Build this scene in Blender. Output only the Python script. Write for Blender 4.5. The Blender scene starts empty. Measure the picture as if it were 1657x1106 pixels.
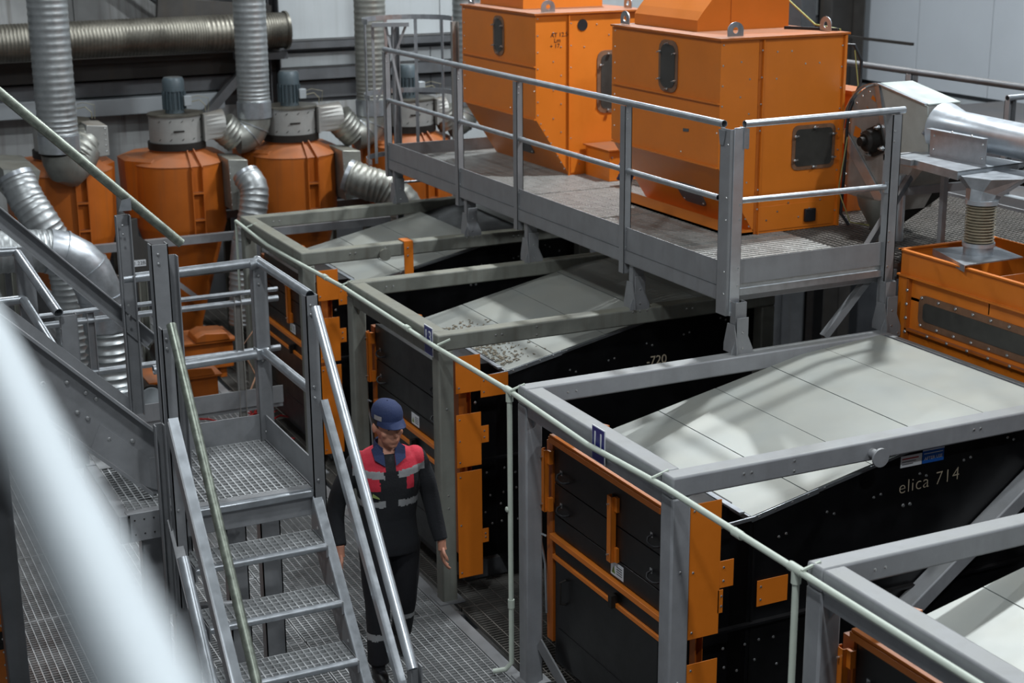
import bpy, bmesh, math, random
from math import sin, cos, pi, radians as R, sqrt, atan2
from mathutils import Vector as V, Matrix, Quaternion

random.seed(4)
sc = bpy.context.scene
COL = sc.collection

# ------------------------------------------------------------------ camera
CAM_H = 5.0
yaw, pitch, roll = 0.449074574, 0.276449251, -0.00791493727
F = V((sin(yaw)*cos(pitch), cos(yaw)*cos(pitch), -sin(pitch)))
r0 = V((cos(yaw), -sin(yaw), 0)); u0 = r0.cross(F)
rr = r0*cos(roll) + u0*sin(roll); uu = -r0*sin(roll) + u0*cos(roll)
cd = bpy.data.cameras.new('camera'); cam = bpy.data.objects.new('camera', cd); COL.objects.link(cam)
m = Matrix((rr, uu, -F)).transposed().to_4x4(); m.translation = V((0, 0, CAM_H))
cam.matrix_world = m
cd.sensor_width = 36; cd.lens = 2527.7/1657*36; cd.clip_start = .05; cd.clip_end = 100
cd.dof.use_dof = True; cd.dof.focus_distance = 9.3; cd.dof.aperture_fstop = 2.7
sc.camera = cam

# ------------------------------------------------------------------ world, lights, exposure
w = bpy.data.worlds.new('world'); sc.world = w; w.use_nodes = True
w.node_tree.nodes['Background'].inputs[0].default_value = (.88, .94, 1, 1)
w.node_tree.nodes['Background'].inputs[1].default_value = .15
sc.view_settings.view_transform = 'Standard'; sc.view_settings.look = 'None'
sc.view_settings.exposure = 0; sc.view_settings.gamma = 1; sc.view_settings.use_curve_mapping = False
HALL_LAMPS = [  # x, y, z, watts, size
    (8.9, 10.6, 9.0, 740, .45), (8.9, 16.6, 9.0, 520, .45), (9.4, 4.2, 9.0, 300, .45),
    (1.6, 13.6, 9.2, 170, .5), (0.6, 5.2, 9.2, 280, .5), (14.0, 12.0, 9.0, 200, .5), (3.6, 18.0, 7.6, 40, .5), (2.6, -.6, 9.2, 360, .5)]

LAMP_AT = ['the raised walkway', 'the caged ladder', 'the orange intake box', 'the bent duct', 'the camera-side stairs', 'the pale right wall', 'the row of cyclones', 'the nearest machine']

# ------------------------------------------------------------------ mesh helpers
class B:
    """collects shapes in world coordinates and links them as one mesh object"""
    def __init__(s): s.v = []; s.f = []
    def add(s, vs, fs):
        n = len(s.v); s.v += [V(a) for a in vs]; s.f += [tuple(i+n for i in f) for f in fs]; return s
    def box(s, x0, x1, y0, y1, z0, z1):
        vs = [(x, y, z) for z in (z0, z1) for x, y in ((x0, y0), (x1, y0), (x1, y1), (x0, y1))]
        return s.add(vs, [(0, 3, 2, 1), (4, 5, 6, 7), (0, 1, 5, 4), (1, 2, 6, 5), (2, 3, 7, 6), (3, 0, 4, 7)])
    def bar(s, p, q, wd, ht, up=(0, 0, 1), off=(0, 0)):
        p, q, up = V(p), V(q), V(up); d = (q-p).normalized(); sd = d.cross(up).normalized(); u = sd.cross(d)
        o = sd*off[0] + u*off[1]; vs = []
        for e in (p, q):
            for a, b in ((-1, -1), (1, -1), (1, 1), (-1, 1)): vs.append(e+o+sd*(a*wd/2)+u*(b*ht/2))
        return s.add(vs, [(3, 2, 1, 0), (4, 5, 6, 7), (0, 1, 5, 4), (1, 2, 6, 5), (2, 3, 7, 6), (3, 0, 4, 7)])
    def chan(s, p, q, wd, ht, t=.006, up=(0, 0, 1), side=1):
        """C channel: web ht high standing at one side, two flanges wd wide"""
        s.bar(p, q, t, ht, up, (side*(wd/2-t/2), 0))
        s.bar(p, q, wd, t, up, (0, ht/2-t/2)); s.bar(p, q, wd, t, up, (0, -ht/2+t/2)); return s
    def prism(s, pts, ext):
        """polygon of 3-D points pushed along a vector"""
        pts = [V(p) for p in pts]; e = V(ext); n = len(pts)
        nrm = V((0, 0, 0))
        for i in range(n): nrm += pts[i].cross(pts[(i+1) % n])
        if nrm.dot(e) > 0: pts.reverse()
        fs = [tuple(range(n)), tuple(reversed(range(n, 2*n)))]
        fs += [(i, i+n, (i+1) % n+n, (i+1) % n) for i in range(n)]
        return s.add(pts+[p+e for p in pts], fs)
    def rings(s, rs, seg, cap0=True, cap1=True, up=None):
        """rs: list of (centre, axis, radius)"""
        n0 = len(s.v); prev = None
        for c, ax, rad in rs:
            ax = V(ax).normalized()
            if prev is None:
                a = V((0, 0, 1)) if abs(ax.z) < .9 else V((1, 0, 0)); sd = ax.cross(a).normalized()
            else: sd = (prev - ax*prev.dot(ax)).normalized()
            prev = sd; u = ax.cross(sd)
            for i in range(seg):
                t = 2*pi*i/seg; s.v.append(V(c)+sd*(cos(t)*rad)+u*(sin(t)*rad))
        for k in range(len(rs)-1):
            for i in range(seg):
                a = n0+k*seg+i; b = n0+k*seg+(i+1) % seg; s.f.append((a, b, b+seg, a+seg))
        if cap0: s.f.append(tuple(reversed(range(n0, n0+seg))))
        if cap1: e = n0+(len(rs)-1)*seg; s.f.append(tuple(range(e, e+seg)))
        return s
    def cyl(s, p, q, r, seg=16, r2=None, cap=True):
        p, q = V(p), V(q); return s.rings([(p, q-p, r), (q, q-p, r if r2 is None else r2)], seg, cap, cap)
    def path(s, pts, r, seg=12, cap=True):
        pts = [V(p) for p in pts]; rs = []
        for i, p in enumerate(pts):
            a = pts[max(0, i-1)]; b = pts[min(len(pts)-1, i+1)]; rs.append((p, b-a, r))
        return s.rings(rs, seg, cap, cap)
    def pipe(s, p, q, r, seg=16, t=.004, depth=.12):
        """open-ended tube whose hollow ends can be seen"""
        p, q = V(p), V(q); d = (q-p).normalized(); ri = r-t
        s.rings([(p+d*depth, d, ri), (p, d, ri), (p, d, r), (q, d, r), (q, d, ri), (q-d*depth, d, ri)], seg); return s
    def dome(s, c, n, r, h=.6, seg=8):
        c, n = V(c), V(n).normalized()
        return s.rings([(c, n, r), (c+n*r*h*.7, n, r*.75), (c+n*r*h, n, r*.3)], seg, False, True)
    def hexb(s, c, n, r=.011, h=.009):
        c, n = V(c), V(n).normalized(); return s.rings([(c, n, r), (c+n*h, n, r), (c+n*h, n, r*.5), (c+n*h*2, n, r*.45)], 6, False, True)
    def build(s, name, mat, parent=None, smooth=True, kind=None, bevel=0, label=None, org=None):
        o_ = V(parent.matrix_world.translation) if parent is not None else (V(org) if org else V((0, 0, 0)))
        if parent is not None:
            o_ = V(WLOC[parent])
        me = bpy.data.meshes.new(name); me.from_pydata([tuple(a-o_) for a in s.v], [], s.f); me.validate()
        if mat: me.materials.append(mat)
        if smooth: me.shade_smooth(); me.set_sharp_from_angle(angle=R(34))
        ob = bpy.data.objects.new(name, me); COL.objects.link(ob)
        if parent is not None: ob.parent = parent; WLOC[ob] = o_
        else: ob.location = o_; WLOC[ob] = o_
        if bevel:
            md = ob.modifiers.new('bevel', 'BEVEL'); md.width = bevel; md.segments = 2; md.limit_method = 'ANGLE'; md.angle_limit = R(50)
        if kind: ob['kind'] = kind
        if label: ob['label'] = label
        return ob
WLOC = {}
def thing(name, label, cat, loc, group=None):
    o = bpy.data.objects.new(name, None); COL.objects.link(o); o.location = loc; o.empty_display_size = .1
    o['label'] = label; o['category'] = cat
    if group: o['group'] = group
    WLOC[o] = V(loc); return o
def tag(o, label, cat, group=None):
    o['label'] = label; o['category'] = cat
    if group: o['group'] = group
    return o
KIDS = {}
def copy_tree(o, off=None, label=None, parent=None, skip=()):
    c = o.copy(); COL.objects.link(c)
    if parent is not None: c.parent = parent
    if off is not None: c.location = V(o.location)+V(off)
    if label: c['label'] = label
    WLOC[c] = V(c.location) if parent is None else WLOC[parent]
    for ch in [x for x in list(COL.objects) if x.parent == o]:
        if ch.name.split('.')[0] not in skip: copy_tree(ch, None, None, c, skip)
    return c
def text(s, size, mat, parent, name, origin, xdir, zdir, depth=.002, label=None, shear=0, align='CENTER', space=1.0, thin=0):
    """flat lettering turned into a mesh; xdir = reading direction, zdir = up"""
    cu = bpy.data.curves.new('t', 'FONT'); cu.body = s; cu.size = size; cu.extrude = depth; cu.align_x = align; cu.align_y = 'CENTER'; cu.shear = shear; cu.space_character = space; cu.offset = thin
    t = bpy.data.objects.new('t', cu); COL.objects.link(t); bpy.context.view_layer.update()
    me = bpy.data.meshes.new_from_object(t.evaluated_get(bpy.context.evaluated_depsgraph_get())); bpy.data.objects.remove(t)
    x, z = V(xdir).normalized(), V(zdir).normalized(); n = x.cross(z)
    M = Matrix((x, z, n)).transposed().to_4x4(); M.translation = V(origin)-V(WLOC[parent])
    me.transform(M); me.materials.clear(); me.materials.append(mat); me.name = name
    ob = bpy.data.objects.new(name, me); COL.objects.link(ob); ob.parent = parent; WLOC[ob] = WLOC[parent]
    if label: ob['label'] = label
    return ob

# ------------------------------------------------------------------ materials
def lin(h):
    h = h.lstrip('#'); c = [int(h[i:i+2], 16)/255 for i in (0, 2, 4)]
    return tuple((a/12.92 if a <= .04045 else ((a+.055)/1.055)**2.4) for a in c)+(1,)
def mat(name, col, rough=.5, metal=0., nscale=6., namt=.15, bump=.0, bscale=60., dust=0., dustcol='#6b5f52', stretch=None, spec=.5, coat=0, rvar=.15, streak=0):
    m = bpy.data.materials.new(name); m.use_nodes = True; nt = m.node_tree; N = nt.nodes; L = nt.links
    bs = N['Principled BSDF']; bs.inputs['Roughness'].default_value = rough; bs.inputs['Metallic'].default_value = metal
    bs.inputs['Specular IOR Level'].default_value = spec; bs.inputs['Coat Weight'].default_value = coat
    c = lin(col) if isinstance(col, str) else col
    tc = N.new('ShaderNodeTexCoord'); mp = N.new('ShaderNodeMapping'); L.new(tc.outputs['Object'], mp.inputs[0])
    if stretch: mp.inputs['Scale'].default_value = stretch
    ns = N.new('ShaderNodeTexNoise'); ns.inputs['Scale'].default_value = nscale; ns.inputs['Detail'].default_value = 6; ns.inputs['Roughness'].default_value = .65
    L.new(mp.outputs[0], ns.inputs[0])
    mr = N.new('ShaderNodeMapRange'); mr.inputs[1].default_value = .3; mr.inputs[2].default_value = .7; mr.inputs[3].default_value = 1-namt; mr.inputs[4].default_value = 1+namt
    L.new(ns.outputs[0], mr.inputs[0])
    mx = N.new('ShaderNodeMix'); mx.data_type = 'RGBA'; mx.blend_type = 'MULTIPLY'; mx.inputs[0].default_value = 1; mx.inputs[6].default_value = c
    L.new(mr.outputs[0], mx.inputs[7]); out = mx.outputs[2]
    if streak:
        n3 = N.new('ShaderNodeTexNoise'); n3.inputs['Scale'].default_value = 1; n3.inputs['Detail'].default_value = 4
        mp3 = N.new('ShaderNodeMapping'); mp3.inputs['Scale'].default_value = (14, 14, .7); L.new(tc.outputs['Object'], mp3.inputs[0]); L.new(mp3.outputs[0], n3.inputs[0])
        r3 = N.new('ShaderNodeMapRange'); r3.inputs[1].default_value = .5; r3.inputs[2].default_value = .75; r3.inputs[3].default_value = 0; r3.inputs[4].default_value = streak; L.new(n3.outputs[0], r3.inputs[0])
        m3 = N.new('ShaderNodeMix'); m3.data_type = 'RGBA'; m3.inputs[7].default_value = lin('#4c4234'); L.new(r3.outputs[0], m3.inputs[0]); L.new(out, m3.inputs[6]); out = m3.outputs[2]
    if dust:   # settled dust lies on faces that look up
        g = N.new('ShaderNodeNewGeometry'); sx = N.new('ShaderNodeSeparateXYZ'); L.new(g.outputs['Normal'], sx.inputs[0])
        n2 = N.new('ShaderNodeTexNoise'); n2.inputs['Scale'].default_value = 3; n2.inputs['Detail'].default_value = 5; L.new(tc.outputs['Object'], n2.inputs[0])
        r2 = N.new('ShaderNodeMapRange'); r2.inputs[1].default_value = .5; r2.inputs[2].default_value = 1; r2.inputs[4].default_value = dust; L.new(sx.outputs[2], r2.inputs[0])
        r4 = N.new('ShaderNodeMapRange'); r4.inputs[1].default_value = .35; r4.inputs[2].default_value = .65; r4.inputs[3].default_value = .45; L.new(n2.outputs[0], r4.inputs[0])
        mm = N.new('ShaderNodeMath'); mm.operation = 'MULTIPLY'; L.new(r2.outputs[0], mm.inputs[0]); L.new(r4.outputs[0], mm.inputs[1])
        m2 = N.new('ShaderNodeMix'); m2.data_type = 'RGBA'; m2.inputs[7].default_value = lin(dustcol); L.new(mm.outputs[0], m2.inputs[0]); L.new(out, m2.inputs[6]); out = m2.outputs[2]
    L.new(out, bs.inputs['Base Color'])
    if rvar:
        rm = N.new('ShaderNodeMapRange'); rm.inputs[3].default_value = max(.02, rough-rvar*.5); rm.inputs[4].default_value = min(1, rough+rvar); L.new(ns.outputs[0], rm.inputs[0]); L.new(rm.outputs[0], bs.inputs['Roughness'])
    if bump:
        nb = N.new('ShaderNodeTexNoise'); nb.inputs['Scale'].default_value = bscale; nb.inputs['Detail'].default_value = 3; L.new(tc.outputs['Object'], nb.inputs[0])
        bp = N.new('ShaderNodeBump'); bp.inputs['Strength'].default_value = bump; bp.inputs['Distance'].default_value = .01; L.new(nb.outputs[0], bp.inputs['Height']); L.new(bp.outputs[0], bs.inputs['Normal'])
    return m
M = {}
M['frame'] = mat('grey_frame_paint', '#8c8e92', .5, .15, 5, .12, .05, 40, dust=.45, dustcol='#85857c', streak=.12)
M['frame_old'] = mat('dusty_frame_paint', '#74766f', .6, .1, 4, .18, .05, 40, dust=.8, dustcol='#7b796a', streak=.45)
M['walk'] = mat('walkway_steel', '#898b8e', .45, .3, 5, .12, .04, 30, dust=.2, dustcol='#77756e', streak=.1)
M['stair'] = mat('stair_steel', '#85878a', .45, .25, 6, .15, .05, 30, dust=.15, streak=.1)
M['galv'] = mat('galvanised_steel', '#aeb3b8', .32, .8, 14, .14, .03, 20)
M['galv_bright'] = mat('bright_galvanised_steel', '#c6ccd2', .3, .75, 10, .08, .02, 20)
M['galv_worn'] = mat('worn_galvanised_tube', '#7c8278', .38, .75, 22, .45, .05, 20)
M['duct'] = mat('ribbed_duct_metal', '#a6aaab', .4, .8, 9, .15, 0)
M['duct_dusty'] = mat('dusty_duct_metal', '#94958f', .42, .7, 5, .2, .04, 30, dust=.5, dustcol='#8b8474')
M['duct_brown'] = mat('stained_duct_metal', '#77746b', .4, .8, 5, .3, 0, dust=.5, dustcol='#5f584c')
M['hose'] = mat('beige_hose', '#a39a86', .35, .35, 14, .25, 0)
M['orange'] = mat('orange_paint', '#cf721f', .36, 0, 3, .06, .02, 40, dust=.25, dustcol='#8a6240', spec=.5, rvar=.12)
M['orange_dark'] = mat('dusty_orange_paint', '#ac590f', .52, 0, 3, .1, .02, 30, dust=.8, dustcol='#6a5040', streak=.22)
M['black'] = mat('black_gloss_paint', '#0d0d0f', .3, 0, 5, .3, .0, dust=.1, dustcol='#3a3733', rvar=.25)
M['door'] = mat('black_door_paint', '#0b0b0c', .3, 0, 6, .4, .03, 12, rvar=.25)
M['blackpl'] = mat('black_plastic', '#15161a', .5, 0, 20, .2)
M['roof'] = mat('pale_cover_sheet', '#8a8f8d', .42, .2, 2.2, .07, .02, 8, dust=.35, dustcol='#a09a88')
M['rail_paint'] = mat('light_rail_paint', '#b4bcc1', .5, .1, 5, .05)
M['bolt'] = mat('zinc_bolt', '#c9cbcc', .25, .9, 30, .1)
M['bar'] = mat('grating_steel', '#a8a9a6', .4, .35, 9, .2)
M['bar_floor'] = mat('floor_grating_steel', '#b2b4b5', .4, .35, 9, .25)
M['bar_dusty'] = mat('dusty_grating_steel', '#74726e', .5, .5, 6, .25, dust=.3)
M['conduit'] = mat('pale_plastic_conduit', '#b9c2b6', .45, 0, 8, .06)
M['wall'] = mat('white_wall_panel', '#a9aeb0', .5, 0, 1.5, .05, .01, 10, streak=.12)
M['wall_dirty'] = mat('stained_wall_panel', '#9a9c9c', .55, 0, 2, .1, .02, 10, streak=.55)
M['wall_r'] = mat('pale_blue_grey_wall', '#a3a9af', .5, 0, 1.5, .03)
M['girt'] = mat('dark_girt_steel', '#5b5d60', .5, .3, 3, .2, 0, dust=.3, streak=.2)
M['girt_dark'] = mat('sooty_beam_steel', '#3e3c3a', .6, .2, 3, .25, dust=.4, streak=.3)
M['concrete'] = mat('concrete', '#4a4846', .8, 0, 3, .2, .2, 20)
M['glass'] = mat('dusty_window', '#3c3b38', .28, .1, 6, .25, rvar=.2)
M['gasket'] = mat('window_gasket', '#7b5a44', .5, .2, 15, .2)
M['motor'] = mat('blue_grey_motor_paint', '#4b575d', .4, .1, 10, .1, dust=.4)
M['fan'] = mat('fan_drum_sheet', '#9b9b98', .45, .35, 4, .12, .03, 20, dust=.7, dustcol='#6e5d46')
M['iron'] = mat('cast_iron', '#25221f', .5, .4, 20, .2, .1, 60)
M['plate_rusty'] = mat('worn_elevator_plate', '#8e8c88', .42, .2, 5, .2, .04, 20, streak=.25)
M['sign'] = mat('blue_sign', '#20246e', .35, 0, 5, .03)
M['white'] = mat('white_print', '#d5d8dc', .45, 0, 5, .03)
M['beige'] = mat('beige_lettering', '#b5a892', .5, 0, 20, .1)
M['blue'] = mat('blue_sticker', '#1c57a8', .4, 0, 5, .03)
M['red'] = mat('red_cable', '#a02020', .4, 0, 5, .03)
M['green'] = mat('green_mark', '#6d8a3a', .4, 0, 5, .03)
M['yellow_wire'] = mat('yellow_green_wire', '#8d8c55', .4, 0, 5, .03)
M['gasket2'] = mat('pale_lead', '#8f8a74', .5)
M['galv_matte'] = mat('matte_galvanised_sheet', '#a2a9a5', .4, .15, 6, .12)
M['grain'] = mat('grain_debris', '#6c6353', .8, 0, 40, .4)
M['cabinet'] = mat('cabinet_paint', '#9aa0a4', .4, .1, 5, .05)
M['dark'] = mat('dark_hood_paint', '#4a4c50', .45, .2, 2.5, .2, dust=.3)
M['bluecloth'] = mat('blue_rag', '#26304f', .8, 0, 5, .03)

# ------------------------------------------------------------------ hall lamps (high-bay luminaires, above the picture)
def emis(name, col, st):
    m = bpy.data.materials.new(name); m.use_nodes = True; nt = m.node_tree; nt.nodes.clear()
    e = nt.nodes.new('ShaderNodeEmission'); e.inputs[0].default_value = col; e.inputs[1].default_value = st
    o = nt.nodes.new('ShaderNodeOutputMaterial'); nt.links.new(e.outputs[0], o.inputs[0]); return m
LENS = emis('lamp_lens', (.93, .97, 1, 1), 12)
for i, (x, y, z, wt, sz) in enumerate(HALL_LAMPS):
    ld = bpy.data.lights.new('hall_lamp_light', 'AREA'); ld.shape = 'DISK'; ld.size = sz; ld.energy = wt; ld.color = (.92, .97, 1)
    t = thing('high_bay_lamp', 'grey round high bay lamp above ' + LAMP_AT[i] + ', out of the picture', 'lamp', (x, y, z), 'high bay lamps under the roof')
    lo = bpy.data.objects.new('lamp_light', ld); COL.objects.link(lo); lo.parent = t; lo.location = (0, 0, -.06)
    B().rings([((x, y, z-.04), (0, 0, 1), sz*.62), ((x, y, z+.12), (0, 0, 1), sz*.4), ((x, y, z+.2), (0, 0, 1), .1), ((x, y, z+.4), (0, 0, 1), .08)], 20).build('lamp_housing', M['dark'], t)
    B().cyl((x, y, z-.05), (x, y, z-.045), sz*.5, 20).build('lamp_lens', LENS, t)

# ================================================================== the setting
def struct(o): o['kind'] = 'structure'; return o
struct(B().box(-3, 16, -2, 20, -3.1, -3).build('floor', M['concrete']))
# back wall: sandwich panels, girts and braces
wb = struct(B().box(-4, 16, 19.62, 19.72, -3, 9.8).build('wall_back', M['girt']))
def panels(z0, z1, x0, x1, step, mt, y=19.6, t=.05):
    x = x0; k = 0
    while x < x1-.01:
        B().box(x+.006, min(x+step, x1)-.006, y-t-.002*(k % 2), y, z0, z1).build('wall_panel', M[mt], wb); x += step; k += 1
panels(3.28, 9.7, -1, 5.0, 1.15, 'wall_dirty'); panels(3.28, 9.7, 6.15, 15.1, 1.12, 'wall')
panels(2.93, 3.1, 6.0, 15.1, 2.24, 'wall'); panels(1.2, 2.5, -1, 6.0, 1.15, 'wall_dirty'); panels(1.2, 2.14, 6.0, 15.1, 1.12, 'wall')
panels(2.52, 2.74, 6.0, 15.1, 2.24, 'girt'); panels(2.2, 2.46, 6.0, 15.1, 1.7, 'wall_dirty')
def girt(x0, x1, z0, z1, mt='girt', d=.16, y=19.55):
    B().chan((x0, y-d/2, (z0+z1)/2), (x1, y-d/2, (z0+z1)/2), d, z1-z0, .01, side=1).build('girt', M[mt], wb)
girt(-1, 15, 7.6, 7.8); girt(6.0, 15, 3.16, 3.27); girt(-1, 6, 2.92, 3.14, 'girt_dark', .3); girt(-1, 6, 2.72, 2.9, 'girt', .2); girt(6.0, 15, 2.76, 2.92, 'girt', .1)
B().box(3.4, 5.3, 19.2, 19.5, 2.5, 2.7).box(-1, 3.3, 19.25, 19.5, 2.52, 2.72).build('girt', M['cabinet'], wb, bevel=.008)
B().box(-1, 6, 19.1, 19.3, 3.14, 3.2).build('girt', M['girt_dark'], wb)
B().bar((4.75, 19.3, 3.72), (-.25, 19.3, 7.72), .12, .3, (0, 1, 0)).build('brace', M['girt'], wb)
B().bar((5.55, 19.05, 3.0), (4.85, 19.05, 2.3), .1, .14, (0, 1, 0)).build('brace', M['girt'], wb)
B().bar((4.5, 19.1, 3.75), (5.9, 19.1, 3.6), .1, .3, (0, 0, 1)).build('brace', M['girt_dark'], wb)
B().chan((5.95, 19.2, -3), (5.95, 19.2, 9.7), .2, .14, .012, (1, 0, 0)).build('column', M['girt'], wb)
B().chan((14.75, 19.2, -3), (14.75, 19.2, 9.7), .3, .62, .02, (1, 0, 0)).build('column', M['girt_dark'], wb)
B().box(14.1, 14.35, 19.3, 19.5, -3, 9.7).build('column', M['girt'], wb)
struct(B().box(-4, 15.4, -4, 19.7, 9.8, 9.9).build('ceiling', M['wall_r']))
wr = struct(B().box(15.3, 15.4, -4, 19.7, -3, 9.8).build('wall_right', M['dark']))
y = 19.5
while y > 4:
    B().box(15.2, 15.3, y-1.49, y, 2.32, 9.7).build('wall_panel', M['wall_r'], wr); y -= 1.5
for z in (2.22, 1.7): B().box(15.18, 15.3, 2, 19.5, z-.03, z+.03).build('trim_rail', M['cabinet'], wr)

# lower floor of open grating on which the machines stand (z = 0)
fl = struct(B().box(.8, 9.2, 19.0, 19.1, -.2, 0).build('floor_platform', M['girt']))
def grating(x0, x1, y0, y1, z, bear='x', pb=.034, pc=.05, h=.03, tb=.004, tc=.006, rim=True, parent=None, name='grating_panel', mt='bar_floor', kind=None):
    b = B()
    if rim:
        b.box(x0, x1, y0, y0+.006, z-h, z).box(x0, x1, y1-.006, y1, z-h, z).box(x0, x0+.006, y0, y1, z-h, z).box(x1-.006, x1, y0, y1, z-h, z)
    if bear == 'x':
        n = int((y1-y0)/pb)
        for i in range(1, n): y = y0+i*(y1-y0)/n; b.box(x0, x1, y-tb/2, y+tb/2, z-h, z)
        n = int((x1-x0)/pc)
        for i in range(1, n): x = x0+i*(x1-x0)/n; b.box(x-tc/2, x+tc/2, y0, y1, z-.005, z+.001)
    else:
        n = int((x1-x0)/pb)
        for i in range(1, n): x = x0+i*(x1-x0)/n; b.box(x-tb/2, x+tb/2, y0, y1, z-h, z)
        n = int((y1-y0)/pc)
        for i in range(1, n): y = y0+i*(y1-y0)/n; b.box(x0, x1, y-tc/2, y+tc/2, z-.005, z+.001)
    return b.build(name, M[mt], parent, smooth=False, kind=kind)
ys = [5.0, 6.1, 7.3, 8.43, 9.6, 10.8, 12.0, 13.2, 14.4, 15.6, 16.8, 18.0, 19.0]
for a, b_ in zip(ys[:-1], ys[1:]):
    for x0, x1 in ((.9, 1.95), (1.955, 3.0), (3.005, 4.05)):
        grating(x0+.003, x1-.003, a+.004, b_-.004, 0, 'x', .036, .052, .03, .004, .0065, parent=fl, name='grating_panel')
    grating(4.2, 9.1, a+.004, b_-.004, -.001, 'x', .036, .11, parent=fl, name='grating_panel', mt='bar_dusty')
for y in ys: B().bar((.8, y, -.1), (9.2, y, -.1), .08, .14).build('floor_beam', M['girt'], fl)
for x in (.85, 4.1): B().bar((x, 5, -.012), (x, 19, -.012), .09, .03).build('floor_plate', M['walk'], fl, bevel=.003)

# ================================================================== support frames
X0, XR, ZT, TB = 4.11, 6.97, 2.05, .12
def bolts(parent, pts, n, r=.011, mt='bolt', name='bolts', dome=True):
    b = B()
    for p in pts: (b.dome(p, n, r) if dome else b.hexb(p, n, r))
    return b.build(name, M[mt], parent, kind='stuff')
def make_frame(y0, label, fm, zb=-.0, knob=(), brace=True):
    y1 = y0+1.87
    t = thing('support_frame', label, 'frame', (X0, y0, 0), 'support frames of the machines')
    def beam(p, q, nm='beam', mm=None): return B().bar(p, q, TB, TB).build(nm, mm or M[fm], t, bevel=.012)
    h = TB/2; z = ZT-h
    beam((X0, y0+h, z), (XR, y0+h, z)); beam((X0, y1-h, z), (XR, y1-h, z))
    beam((X0+h, y0+TB, z), (X0+h, y1-TB, z)); B().bar((XR-.03, y0+TB, z+.03), (XR-.03, y1-TB, z+.03), .05, .05).build('rear_angle', M[fm], t)
    for x in (X0+h, XR-h):
        for y in (y0+h, y1-h):
            p = B().bar((x, y, 0), (x, y, ZT-TB), TB, TB, (1, 0, 0)).build('post', M[fm], t, bevel=.012)
            B().box(x-.1, x+.1, y-.1, y+.1, 0, .012).build('base_plate', M['walk'], p)
    B().box(X0+.012, X0+.03, y0+TB, y1-TB, ZT-TB-.065, ZT-TB+.002).build('beam_lip', M[fm], t, bevel=.002)
    # gusset flats seen on the front posts
    B().prism([(X0+.05, y1-TB, ZT-TB), (X0+.05, y1-TB-.1, ZT-TB), (X0+.05, y1-TB, ZT-TB-.14)], (.01, 0, 0)).build('gusset', M[fm], t)
    bolts(t, [(X0+.45, y0, ZT-.05), (X0+.5, y0, ZT-.05), (X0+.78, y0, ZT-.03), (X0+.78, y0, ZT-.09), (X0+2.05, y0, ZT-.05), (X0+2.1, y0, ZT-.05)], (0, -1, 0), .009)
    bolts(t, [(X0+.3, y1-TB, ZT-.06), (X0+.36, y1-TB, ZT-.06), (X0+.12-.06, y0, 1.5), (X0+.06, y0, .84), (X0+.06, y0, .74)], (0, -1, 0), .008, name='bolts')
    if brace:
        B().bar((X0+1.62, y0+.06, .86), (X0+2.66, y0+.06, 1.62), .1, .13, (0, 1, 0)).build('diagonal_brace', M[fm], t, bevel=.01)
        B().bar((X0+.16, y0+.25, .03), (X0+.1, y0+.1, .12), .09, .012, (0, 0, 1)).build('foot_strut', M['walk'], t)
        B().bar((X0+.14, y1-.52, .02), (X0+.08, y1-.14, .3), .1, .012, (1, 0, 0)).build('foot_strut', M['walk'], t)
    for (kx, ky) in knob:
        k = B().cyl((kx, ky, ZT-.07), (kx, ky-.07, ZT-.07), .028, 14).build('pipe_stub', M[fm], t)
        B().cyl((kx, ky-.07, ZT-.075), (kx, ky-.085, ZT-.075), .055, 20).build('end_cap', M[fm], k)
    return t
YF = {9: 3.54, 11: 6.59, 13: 9.73, 15: 12.73}
frame_lbl = {9: 'nearest grey support frame, cut off by the lower right edge of the photo',
             11: 'grey box-section support frame carrying the blue sign numbered 11',
             13: 'dusty grey support frame carrying the blue sign numbered 13, left of the walkway legs',
             15: 'farthest and dustiest grey support frame, with an orange strap over its beam'}
make_frame(YF[9], frame_lbl[9], 'frame')
f11 = make_frame(YF[11], frame_lbl[11], 'frame', knob=((5.42, 6.59),))
f13 = make_frame(YF[13], frame_lbl[13], 'frame_old', brace=False)
f15 = make_frame(YF[15], frame_lbl[15], 'frame_old', brace=False, knob=((4.86, 12.73),))
st = B().bar((5.11, 12.722, 1.7), (5.11, 12.722, 2.06), .085, .012, (0, 1, 0)).bar((5.11, 12.72, 2.057), (5.11, 12.86, 2.057), .085, .01).build('orange_strap', M['orange'], f15, label='orange folded strap over the beam')
bolts(f15, [(5.1, 12.714, 2.0), (5.1, 12.714, 1.93)], (0, -1, 0), .01)
# number signs
for n, fr, yc, zc in ((11, f11, 7.39, 1.985), (13, f13, 9.885, 1.98)):
    s = thing('number_sign', ('small blue number plate behind the conduit on the clean grey frame beam in the foreground', 'small blue number plate behind the conduit on the dusty frame beam above the worker')[n == 13], 'sign', (X0-.004, yc, zc))
    B().box(X0-.006, X0-.001, yc-.075, yc+.075, zc-.105, zc+.105).build('sign_border', M['white'], s)
    B().box(X0-.008, X0-.0055, yc-.069, yc+.069, zc-.099, zc+.099).build('sign_plate', M['sign'], s)
    text(str(n), .125, M['white'], s, 'numeral', (X0-.009, yc, zc+.028), (0, -1, 0), (0, 0, 1), .001, space=1.1)

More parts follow.
